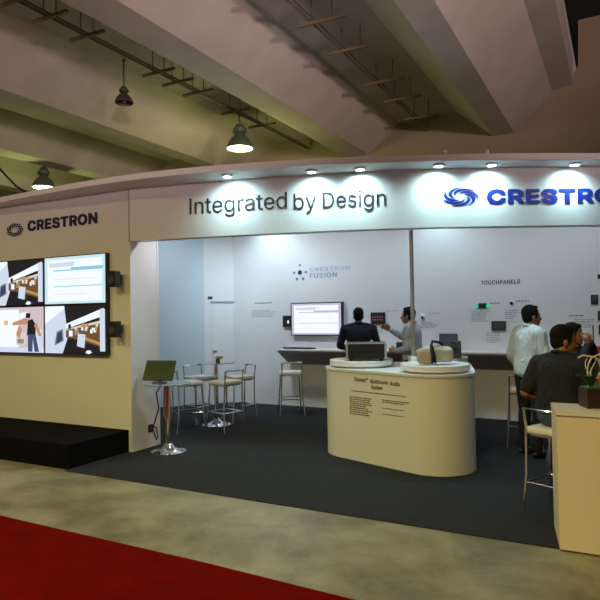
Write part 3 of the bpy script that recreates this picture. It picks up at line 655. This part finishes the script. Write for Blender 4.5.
# amplifier
t = thing('amplifier', 'black rack amplifier with silver edges on the left disc', 'amplifier', (-2.52, 6.30, 1.06), math.radians(22))
MB().box((0, 0, .105), (.40, .30, .165), bev=.004).build('body', M['blackm'], t)
MB().box((0, 0, .194), (.43, .30, .012), bev=.003).build('lid', M['dark'], t)
MB().box((0, -.151, .194), (.43, .006, .014)).build('edge_trim', M['grey'], t)
for s in (-1, 1): MB().box((s*.212, -.01, .105), (.024, .30, .17), bev=.004).build('side_panel', M['grey'], t)
for i in range(6):
    for j in range(2): MB().box((-.15+.06*i, -.153, .07+.065*j), (.042, .006, .04)).build('port', M['blackm'], t)
for x in (-.17, .17):
    for y in (-.11, .11): MB().lathe([(0, 0), (.018, 0), (.018, .024), (0, .024)], (x, y, 0), 16).build('foot', M['blackm'], t)
# bag
t = thing('camera_bag', 'beige padded bag with black strap on the front right disc', 'bag', (-1.66, 5.96, 1.06), math.radians(20))
mb = MB(); mb.box((.05, .02, .095), (.28, .17, .14), bev=.03); mb.ell((.02, .02, .13), (.15, .09, .07)); mb.ell((.13, .02, .11), (.07, .08, .075))
remeshed(mb, 'body', M['bag'], t, .008, 6)
mb = MB(); mb.box((-.08, -.03, .07), (.16, .13, .115), bev=.03); mb.ell((-.09, -.02, .12), (.09, .07, .05)); remeshed(mb, 'front_pocket', M['bagtan'], t, .008, 6)
MB().tube([(-.02, -.11, .02), (-.02, -.125, .10), (-.03, -.09, .19), (-.01, -.03, .235), (.05, -.02, .225), (.09, .0, .20)], .014, 8).tube([(.01, -.10, .02), (.0, -.11, .10), (-.02, -.08, .19)], .012, 8).build('strap', M['blackm'], t, True)
t = thing('speaker_box', 'small dark box speaker on the back disc behind the bag', 'speaker', (-1.64, 6.80, 1.06), math.radians(15))
MB().box((0, 0, .10), (.12, .12, .195), bev=.008).build('cabinet', M['dark'], t); MB().lathe([(0, 0), (.035, .004), (.04, 0)], n=24).build('driver', M['black'], t).matrix_local = Matrix.Translation((0, -.0605, .09)) @ Matrix.Rotation(PI/2, 4, 'X')

# ------------------------------------------------------------------ reception desk at right
t = thing('reception_desk', 'tall cream reception desk cut by the right photo edge', 'desk', (-.385, 4.32, 0))
F = [(0, 0), (2.6, .03), (2.6, .50), (-.075, .45)]
MB().prism([(x, y) for x, y in F], .012, .895, bev=.003).build('body', M['deskfront'], t)
MB().prism([(-.008, -.012), (2.6, .018), (2.6, .36), (-.066, .33)], .895, .93, bev=.003).build('counter_top', M['white'], t)
MB().prism([(.03, .03), (2.5, .06), (2.5, .42), (-.02, .42)], .006, .012).build('plinth', M['blackm'], t)
t = thing('potted_plant', 'dark maroon square pot with pale twigs and leaves on the desk', 'plant', (-.165, 4.53, .93), math.radians(24))
MB().prism([(-.075, -.075), (.075, -.075), (.075, .075), (-.075, .075)], 0, .135, bev=.004).build('pot', M['pot'], t)
MB().box((0, 0, .136), (.13, .13, .006)).build('soil', M['leaf'], t)
def leaf(mb, base, direction, l, w):
    base = Vector(base); dd = Vector(direction).normalized(); sd = dd.cross(Vector((0, 0, 1))).normalized(); up = sd.cross(dd)
    k = 6; L_, R2_ = [], []
    for i in range(k+1):
        q = i/k; ww = w*math.sin(PI*min(1, q*.93+.07))**.8*.5; c = base+dd*l*q-Vector((0, 0, 1))*l*.35*q*q
        L_.append(mb.bm.verts.new(c-sd*ww+up*ww*.3)); R2_.append(mb.bm.verts.new(c+sd*ww+up*ww*.3))
    for i in range(k): mb._f([L_[i], R2_[i], R2_[i+1], L_[i+1]])
for a, l, w in ((205, .19, .08), (170, .16, .07), (238, .18, .08), (120, .14, .06), (265, .14, .07), (300, .13, .06)):
    mb = MB(); leaf(mb, (-.02, 0, .14), (math.cos(math.radians(a)), math.sin(math.radians(a)), 1.3), l, w); mb.build('leaf', M['leaf'], t, 'all')
for dx, ph in ((-.035, 0.), (.0, 2.), (.035, 4.), (.055, 5.)):
    pts = [(dx+.022*math.sin(i*.9+ph), .02*math.cos(i*.8+ph), .135+.028*i) for i in range(8)]
    MB().tube(pts, [.0055-.0004*i for i in range(8)], 8).build('twig', M['twig'], t, True)
MB().tube([(.045*math.cos(a)+.005, .01*math.sin(a*2), .25+.09*math.sin(a)) for a in [2*PI*i/20 for i in range(20)]], .005, 8, closed=True).build('twig', M['twig'], t, True)
MB().tube([(-.10, 0, .335), (-.06, .01, .35), (0, .0, .34), (.05, 0, .36), (.10, .01, .345)], .006, 8).build('twig', M['twig'], t, True)
mb = MB()
for i in range(6):
    a = i*PI/3; mb.ell((.05+.026*math.cos(a), -.05, .19+.026*math.sin(a)), (.022, .009, .022), sub=2)
mb.build('flower', M['orange'], t, 'all')

# ------------------------------------------------------------------ bar tables and stools
def bar_table(label, loc, r, h):
    t = thing('bar_table', label, 'table', loc)
    MB().lathe([(0, h-.012), (r-.004, h-.012), (r, h-.006), (r-.004, h), (0, h)], n=64).build('table_top', M['glass'], t, True)
    MB().lathe([(0, h-.03), (.09, h-.03), (.09, h-.0125), (0, h-.0125)], n=24).build('top_plate', M['chrome'], t, True)
    MB().tube([(0, 0, .06), (0, 0, h-.03)], .03, 20).build('pole', M['chrome'], t, True)
    MB().lathe([(0, 0), (.205, 0), (.205, .008), (.16, .018), (.09, .035), (.055, .07), (.035, .10), (0, .10)], n=48).build('base', M['chrome'], t, True)
    return t
bar_table('round glass bar table carrying the small monitor', (-4.69, 5.49, .006), .27, .80)
bar_table('round glass bar table among four white stools', (-5.17, 7.10, .006), .27, .90)
monitor('touch_monitor', 'small black tilted monitor on the glass table by the wall end', (-4.79, 5.46, .806), math.radians(16), .37, .25, .50, .022, M['monglass'], .02)
t = thing('monitor_cable', 'black cable drooping from the monitor table to the outlet', 'cable', (0, 0, 0))
MB().tube([(-4.80, 5.50, .78), (-4.86, 5.48, .68), (-4.84, 5.50, .5), (-4.96, 5.55, .30), (-5.0, 5.57, .22), (-4.9, 5.52, .12), (-4.86, 5.50, .16), (-4.93, 5.55, .26), (-5.06, 5.61, .25)], .009, 8).build('wire', M['cable'], t, True)
tag(MB().tube([(-4.735, 5.49, .78), (-4.745, 5.485, .6), (-4.75, 5.49, .42), (-4.73, 5.495, .38)], .012, 8).build('power_cord', M['orangecable'], None, True), 'reddish brown cord hanging beside the monitor table pole', 'cable')
t = thing('wall_outlet', 'small black outlet low on the white wall end', 'outlet', (-5.08, 5.61, .19), PI/2)
MB().box((0, -.01, .04), (.07, .02, .09), bev=.004).build('plate', M['black'], t); MB().box((0, -.025, .04), (.035, .03, .04)).build('plug', M['dark'], t)

def stool(label, loc, rz, group=None):
    t = thing('bar_stool', label, 'stool', loc, rz, group)
    MB().box((0, 0, .655), (.35, .35, .05), bev=.018).build('seat', M['seat'], t, True)
    MB().box((0, 0, .622), (.30, .30, .02)).build('seat_frame', M['chrome'], t)
    for sx in (-1, 1):
        MB().tube([(sx*.15, .15, .62), (sx*.165, .168, .30), (sx*.185, .195, 0)], .0115, 10).build('leg', M['chrome'], t, True)
        MB().tube([(sx*.155, -.20, .83), (sx*.155, -.175, .66), (sx*.165, -.168, .30), (sx*.19, -.20, 0)], .0115, 10).build('leg', M['chrome'], t, True)
    MB().tube([(sx_*.155, -.20-.03*(1-abs(sx_)), .825) for sx_ in (-1, -.5, 0, .5, 1)], .010, 8).build('back_rail', M['chrome'], t, True)
    q = [(-.168, .17), (.168, .17), (.168, -.17), (-.168, -.17)]
    for i in range(4): MB().tube([(*q[i], .25), (*q[(i+1) % 4], .25)], .008, 8).build('footrest', M['chrome'], t, True)
    return t
s0 = stool('white seated chrome bar stool nearest the monitor table', (-5.33, 6.65, .006), math.radians(-35), 'white bar stools')
dup(s0, (-4.85, 6.87, .006), math.radians(75), 'white seated chrome bar stool at front right of the glass bar table')
dup(s0, (-5.56, 7.22, .006), math.radians(-110), 'white seated chrome bar stool behind left of the glass bar table')
dup(s0, (-5.03, 7.48, .006), math.radians(150), 'white seated chrome bar stool behind right of the glass bar table')
dup(s0, (-4.62, 8.33, .006), math.radians(35), 'white seated chrome bar stool alone below the back shelf')
dup(s0, (-.45, 5.06, .006), math.radians(-25), 'chrome bar stool under the seated man in dark polo')
dup(s0, (-1.02, 7.45, .006), math.radians(10), 'chrome bar stool half hidden behind the man in white shirt')
dup(s0, (-.46, 6.64, .006), math.radians(-95), 'chrome bar stool under the seated person in black')
t = thing('flower_vase', 'tiny vase with yellow green blooms on the far bar table', 'vase', (-5.12, 7.08, .906))
MB().lathe([(0, 0), (.03, 0), (.035, .03), (.02, .06), (.0, .06)], n=20).build('vase', M['dark'], t, True)
MB().tube([(-.07, 0, .005), (-.07, 0, .17)], .004, 6).build('stem', M['twig'], t)
mb = MB()
for i in range(9): mb.ell((.05*math.cos(i*2.4)*(.4+.07*i)+.02, .04*math.sin(i*2.4), .065+.01*(i % 3)), (.022, .02, .012), sub=2)
mb.build('blooms', M['yellowleaf'], t, 'all')

# ------------------------------------------------------------------ people
def frame(side, spine):
    z = Vector(spine).normalized(); x = Vector(side); x = (x-z*x.dot(z)).normalized(); y = z.cross(x)
    return Matrix((x, y, z)).transposed()
def hand(mb, w, dirn, nrm, side, curl=.5, s=1.):
    """palm and five bent fingers; w wrist, dirn along the hand, nrm the palm's outward normal, side = where the thumb leaves"""
    d_ = Vector(dirn).normalized(); n_ = Vector(nrm); n_ = (n_-d_*n_.dot(d_)).normalized(); t_ = d_.cross(n_).normalized()*side
    Rm = Matrix((t_, n_, d_)).transposed(); w = Vector(w)
    mb.ell(w+d_*.045*s, (.042*s, .018*s, .055*s), Rm)
    for i, (off, ln_) in enumerate(((.030, .068), (.010, .078), (-.010, .072), (-.029, .055))):
        p = w+d_*.08*s+t_*off*s; c = curl*(1+.1*i); ln_ *= s
        d1 = (d_*math.cos(c*.6)+n_*math.sin(c*.6)); d2 = (d_*math.cos(c*1.5)+n_*math.sin(c*1.5)); d3 = (d_*math.cos(c*2.3)+n_*math.sin(c*2.3))
        a = p-d_*.02*s; b = p+d1*ln_*.45; e = b+d2*ln_*.32; g = e+d3*ln_*.23
        mb.cap(a, .0098*s, b, .0090*s); mb.cap(b, .0090*s, e, .0083*s); mb.cap(e, .0083*s, g, .0072*s)
    p = w+d_*.02*s+t_*.028*s; a = p+(t_*.7+d_*.7).normalized()*.035*s; b = a+(t_*.3+d_*.9+n_*.4).normalized()*.032*s; c2 = b+(d_+n_*.6).normalized()*.022*s
    mb.cap(p, .014*s, a, .0115*s); mb.cap(a, .0115*s, b, .010*s); mb.cap(b, .010*s, c2, .008*s)

def person(label, loc, rz, J, top, top_mat, leg_mat, skin='skin', short=False, curl=.6, belt=None, drape=.012, hem=-1.):
    """J: joints in metres, x to the figure's right, y forward, z up"""
    V = {k: Vector(v) for k, v in J.items() if k not in ('head_yaw', 'head_pitch')}
    t = thing('person', label, 'person', loc, rz); shw = abs(J['shR'][0])
    side = V['shR']-V['shL']; spine = V['neck']-V['pel']; Rt = frame(side, spine); ls = spine.length
    Rp = frame(V['hipR']-V['hipL'], Vector((0, 0, 1)))
    def torso(mb, g, low=-1.):
        w_ = shw/.19
        st = [(-.16, .10, .085), (-.08, .145, .108), (.02, .162, .112), (.2, .152, .104), (.36, .146, .102), (.52, .156, .108), (.68, .170*w_, .114), (.8, .172*w_, .108), (.9, .150*w_, .090), (.97, .10, .065), (1.02, .05, .05)]
        rings = []
        for q_, rx, ry in [q0 for q0 in st if q0[0] > low]:
            c_ = V['pel']+spine*q_; Rq = Rp if q_ < .1 else Rt; dr_ = g+(drape*max(0, 1-abs(q_-.15)/.5) if g else 0)
            rings.append([mb.bm.verts.new(c_+Rq @ Vector(((rx+dr_)*math.copysign(abs(math.cos(a))**.85, math.cos(a)), (ry+dr_)*math.sin(a), 0))) for a in [2*PI*i/28 for i in range(28)]])
        for A_, B_ in zip(rings, rings[1:]):
            for i in range(28): mb._f([A_[i], A_[(i+1) % 28], B_[(i+1) % 28], B_[i]])
        mb._f(rings[0][::-1]); mb._f(rings[-1])
        mb.cap(V['shL']*.86+V['shR']*.14+Vector((0, 0, -.02)), .068+g, V['shR']*.86+V['shL']*.14+Vector((0, 0, -.02)), .068+g)
        for s_ in ('shL', 'shR'): mb.cap(V['neck']-spine.normalized()*.01, .052+g, V[s_]*.7+V['neck']*.3+Vector((0, 0, -.005)), .055+g*.8)
    hd = V['head']
    Rh = Matrix.Rotation(J.get('head_yaw', 0), 3, 'Z') @ Matrix.Rotation(J.get('head_pitch', 0), 3, 'X'); k = .95
    hl = lambda p: hd+Rh @ (Vector(p)*k)
    E_ = lambda mb, c, r, sub=3: mb.ell(hl(c), tuple(q*k for q in r), Rh, sub)
    def arm(mb, s_, g, short_=False):
        sh_, el, wr = V['sh'+s_], V['el'+s_], V['wr'+s_]
        if short_:
            mb.cap(sh_, .056+g, sh_.lerp(el, .8), .048+g*1.6)
        else:
            mb.cap(sh_, .052+g, el, .041+g); mb.cap(el, .041+g, el.lerp(wr, .35), .040+g); mb.cap(el.lerp(wr, .35), .040+g, el.lerp(wr, .93 if g else 1.), .027+g*.9)
    def leg(mb, s_, g):
        h_, kn, an = V['hip'+s_], V['kn'+s_], V['an'+s_]
        mb.cap(h_, .086+g, kn, .055+g); mb.cap(kn, .055+g, kn.lerp(an, .35), .054+g); mb.cap(kn.lerp(an, .35), .054+g, an, .036+g*1.4)
    # body
    mb = MB(); torso(mb, 0)
    mb.cap(V['neck']-spine.normalized()*.03, .056, hl((0, -.02, -.04)), .052)
    E_(mb, (0, -.012, .03), (.074, .094, .098)); E_(mb, (0, .022, -.03), (.060, .072, .088)); E_(mb, (0, .040, -.088), (.042, .044, .034)); E_(mb, (0, .074, .02), (.05, .018, .012), 2)
    mb.cap(hl((0, .088, .0)), .008, hl((0, .108, -.036)), .013); E_(mb, (.012, .098, -.042), (.009, .010, .007), 2); E_(mb, (-.012, .098, -.042), (.009, .010, .007), 2)
    E_(mb, (0, .086, -.068), (.024, .010, .007), 2); E_(mb, (0, .084, -.079), (.021, .010, .007), 2)
    for s_ in (-1, 1): E_(mb, (s_*.076, -.012, -.018), (.009, .022, .033), 2)
    for s_ in ('L', 'R'):
        arm(mb, s_, 0); leg(mb, s_, 0)
        dv = V.get('hd'+s_, V['wr'+s_]-V['el'+s_]); nv = V.get('hn'+s_, Vector((-1 if s_ == 'R' else 1, 0, 0)))
        hand(mb, V['wr'+s_], dv, nv, 1 if (s_ == 'R') else -1, curl)
        fd = V['ft'+s_] if 'ft'+s_ in V else Vector((0, 1, 0)); a = V['an'+s_]; mb.cap(a+Vector((0, 0, -.03)), .034, a+fd*.13+Vector((0, 0, -.055)), .026)
    remeshed(mb, 'body', M[skin], t, .0065, 3)
    # face pieces, hair
    for s_ in (-1, 1):
        MB().ell(hl((s_*.030, .082, -.004)), (.010, .007, .006), Rh, 2).build('eye', M['eye'], t, 'all')
        MB().cap(hl((s_*.018, .090, .020)), .004, hl((s_*.045, .080, .020)), .003).build('eyebrow', M['hair'], t, 'all')
    MB().cap(hl((-.016, .096, -.0735)), .0028, hl((.016, .096, -.0735)), .0028).build('mouth', M['lip'], t, 'all')
    mb = MB(); E_(mb, (0, -.026, .046), (.084, .097, .094)); E_(mb, (0, -.048, .0), (.076, .066, .086)); E_(mb, (0, -.05, -.045), (.058, .045, .04)); E_(mb, (0, .03, .105), (.055, .035, .022))
    for s_ in (-1, 1): E_(mb, (s_*.070, .016, .012), (.012, .022, .04), 2)
    remeshed(mb, 'hair', M['hair'], t, .006, 3)
    # clothes
    mb = MB(); torso(mb, .016, hem); [arm(mb, s_, .013, short) for s_ in ('L', 'R')]
    remeshed(mb, top, M[top_mat], t, .009, 8)
    mb = MB(); n_ = V['neck']; up_ = (hd-n_).normalized(); q = []
    Rc = frame(side, up_)
    mb.tube([n_+up_*.022+Rc @ Vector((.066*math.cos(a), .066*math.sin(a)-.005, 0)) for a in [2*PI*i/18 for i in range(18)]], .014, 8, closed=True); mb.build('collar', M[top_mat], t, 'all')
    mb = MB(); mb.ell(V['pel']+Vector((0, 0, -.02)), (.168, .122, .10), Rp); [leg(mb, s_, .014) for s_ in ('L', 'R')]
    remeshed(mb, 'trousers', M[leg_mat], t, .011, 4)
    if belt:
        MB().tube([V['pel']+Vector((.181*math.cos(a), .138*math.sin(a)-.002, .045)) for a in [2*PI*i/28 for i in range(28)]], .016, 8, closed=True).build('belt', M[belt], t, 'all')
    for s_ in ('L', 'R'):
        a = V['an'+s_]; fd = V['ft'+s_] if 'ft'+s_ in V else Vector((0, 1, 0))
        mb = MB(); mb.ell(a+fd*.06+Vector((0, 0, -.052)), (.044, .13, .034), frame(Vector((fd.y, -fd.x, 0)), (0, 0, 1))); mb.cap(a+Vector((0, 0, -.02)), .044, a-fd*.02+Vector((0, 0, -.048)), .036)
        mb.bm.verts.ensure_lookup_table(); remeshed(mb, 'shoe', M['shoe'], t, .009, 3)
    return t
def standing(**k):
    J = dict(pel=(0, 0, .93), neck=(0, -.01, 1.40), head=(0, .02, 1.535), shL=(-.19, 0, 1.355), shR=(.19, 0, 1.355), hipL=(-.095, 0, .88), hipR=(.095, 0, .88),
             knL=(-.105, .02, .49), knR=(.105, .02, .49), anL=(-.11, -.02, .095), anR=(.11, -.02, .095),
             elL=(-.26, -.03, 1.08), elR=(.26, -.03, 1.08), wrL=(-.25, .08, .85), wrR=(.25, .08, .85)); J.update(k); return J
def seated(**k):
    J = dict(pel=(0, 0, .775), neck=(0, .04, 1.215), head=(0, .09, 1.335), shL=(-.19, .03, 1.165), shR=(.19, .03, 1.165), hipL=(-.09, .03, .775), hipR=(.09, .03, .775),
             knL=(-.17, .40, .70), knR=(.15, .42, .70), anL=(-.19, .24, .34), anR=(.14, .28, .34),
             elL=(-.27, .02, .90), elR=(.27, .02, .90), wrL=(-.16, .24, .87), wrR=(.16, .24, .87)); J.update(k); return J
f = .006
person('standing man in dark navy sweater seen from behind at the back shelf', (-3.40, 8.22, f), math.radians(24),
       standing(shL=(-.205, 0, 1.35), shR=(.205, 0, 1.35), elL=(-.28, .02, 1.10), elR=(.28, .02, 1.10), wrL=(-.20, .22, 1.06), wrR=(.20, .22, 1.06), hdL=(.1, 1, -.1), hdR=(-.1, 1, -.1), hnL=(0, 0, -1), hnR=(0, 0, -1)),
       'sweater', 'navy', 'trousers', 'skinD')
person('man in pale grey shirt in profile pointing at the wall panel', (-2.57, 8.17, f), math.radians(88),
       standing(head=(0, .06, 1.53), neck=(0, .01, 1.40), elR=(.20, .17, 1.20), wrR=(.08, .36, 1.335), hdR=(-.2, 1, .5), hnR=(-1, 0, -.3),
                elL=(-.24, -.03, 1.08), wrL=(-.12, .20, 1.04), hdL=(.1, 1, .1), hnL=(1, 0, -.2)),
       'shirt', 'greyshirt', 'trousers', 'skin')
person('standing man in untucked white shirt and black trousers', (-.88, 6.95, f), math.radians(-42),
       standing(pel=(0, 0, .93), neck=(0, .01, 1.385), head=(.0, .05, 1.515), head_yaw=-.25, shL=(-.175, 0, 1.345), shR=(.175, 0, 1.345), elR=(.225, .03, 1.08), wrR=(.18, .25, 1.02), hnR=(-1, 0, 0), elL=(-.235, -.05, 1.08), wrL=(-.20, .10, .88)),
       'shirt', 'whiteshirt', 'trousers', 'skinD', drape=.016)
person('seated man in dark grey polo and jeans seen from behind at the desk', (-.44, 5.08, f), math.radians(-24),
       seated(neck=(0, .06, 1.215), head=(.005, .11, 1.34), shL=(-.185, .05, 1.16), shR=(.185, .05, 1.16), head_yaw=-.75, head_pitch=-.1, elL=(-.265, -.02, .92), wrL=(-.22, .16, .84), elR=(.28, .08, .92), wrR=(.16, .32, .98)),
       'polo_shirt', 'darkpolo', 'jeans', 'skinD', short=True, hem=0.)
person('seated person in black holding a small white phone up before the face', (-.46, 6.64, f), math.radians(-100),
       seated(head=(0, .05, 1.325), head_pitch=-.12, elL=(-.22, .18, 1.08), elR=(.22, .18, 1.06), wrL=(-.10, .19, 1.235), wrR=(.07, .19, 1.235), hdL=(.3, .1, 1), hdR=(-.3, .1, 1), hnL=(.6, -.8, 0), hnR=(-.6, -.8, 0)),
       'shirt', 'blackcloth', 'trousers', 'skin', curl=.8)

t = thing('phone', 'small white phone held up by the seated person in black', 'phone', (-.235, 6.56, 1.30), math.radians(-100))
MB().box((0, 0, .06), (.075, .01, .14), bev=.004).build('casing', M['seat'], t); MB().box((0, -.006, .06), (.064, .003, .12)).build('display', M['dark'], t)

# ------------------------------------------------------------------ lights
def light(kind, loc, energy, col, size=.1, aim=None, spot=None, blend=.5):
    l = bpy.data.lights.new('lamp', kind); l.energy = energy; l.color = col
    if kind == 'AREA': l.size = size
    else: l.shadow_soft_size = size
    if kind == 'SPOT': l.spot_size = math.radians(spot or 80); l.spot_blend = blend
    o = bpy.data.objects.new('lamp', l); C.objects.link(o); o.location = loc
    if aim: o.rotation_euler = (Vector(aim)-Vector(loc)).to_track_quat('-Z', 'Y').to_euler()
    return o
COOL = (.58, .92, 1.)
def header_near(u, v):
    best = min(range(200), key=lambda k: (hp(k*CUM[-1]/199)-Vector((u, v))).length); return hp(best*CUM[-1]/199, .17), hp(best*CUM[-1]/199, 0)
for i, (u, v) in enumerate(DL):
    p, q = header_near(u, v)
    light('SPOT', (u, v, 3.075), 36, COOL, .04, (q.x, q.y, 2.62), 150, 1.)
# cool spots over the inside of the booth, washing the back wall
for u in (-5.35, -2.4):
    light('SPOT', (u, 8.75, 3.3), 26, (.62, .93, 1.), .06, (u, 9.1, 2.2), 120, 1.)
for u, e in ((-5.2, 130), (-3.6, 60), (-1.9, 52), (-.3, 52), (1.2, 40)):
    light('SPOT', (u, 7.6, 3.2), e, (.78, .90, 1.), .12, (u, 9.1, 1.7), 120, 1.)
light('SPOT', (-5.4, 6.9, 3.2), 140, (.72, .88, 1.), .1, (-6.9, 8.2, 1.5), 100, .9)
light('SPOT', (-4.1, 6.1, 3.0), 75, (.92, .93, 1.), .1, (-5.1, 5.7, 1.6), 90, .9)
# added unseen spots without fixtures, only there to brighten the ceiling
for x, y, e, tx in ((5.5, 1.0, 2700, -1.2), (2.5, -2.0, 2700, -5.5), (.5, -2.0, 600, -9.5)): light('SPOT', (x, y, 3.4), e, (1., .74, .73), .3, (tx, y+7.0, 7.6), 58, .7)
# hall pendants
for x, y, e in HP:
    light('SPOT', (x, y, 4.74), e, (1., .83, .28), .12, (x, y+.5, 0), 142, .55)
light('POINT', (-6.655, 10.05, 4.76), 85, (.95, .95, .34), .2)
light('POINT', (-12.318, 9.873, 4.58), 120, (.90, 1., .35), .2)
w = bpy.data.worlds.new('hall air'); bpy.context.scene.world = w; w.use_nodes = True
w.node_tree.nodes['Background'].inputs[0].default_value = (1., .72, .66, 1); w.node_tree.nodes['Background'].inputs[1].default_value = .14

# ------------------------------------------------------------------ camera
cam = bpy.data.cameras.new('camera'); co = bpy.data.objects.new('camera', cam); C.objects.link(co)
cam.sensor_width = 36; cam.lens = 36.; cam.clip_end = 100
co.matrix_world = Matrix.Translation((0, 0, 1.6)) @ Matrix.Rotation(math.radians(28), 4, 'Z') @ Matrix.Rotation(PI/2+math.atan(13/600), 4, 'X') @ Matrix.Rotation(-.0165, 4, 'Z')
bpy.context.scene.camera = co
vs_ = bpy.context.scene.view_settings; vs_.view_transform = 'Standard'; vs_.look = 'None'; vs_.gamma = 1; vs_.use_curve_mapping = False; vs_.exposure = 0
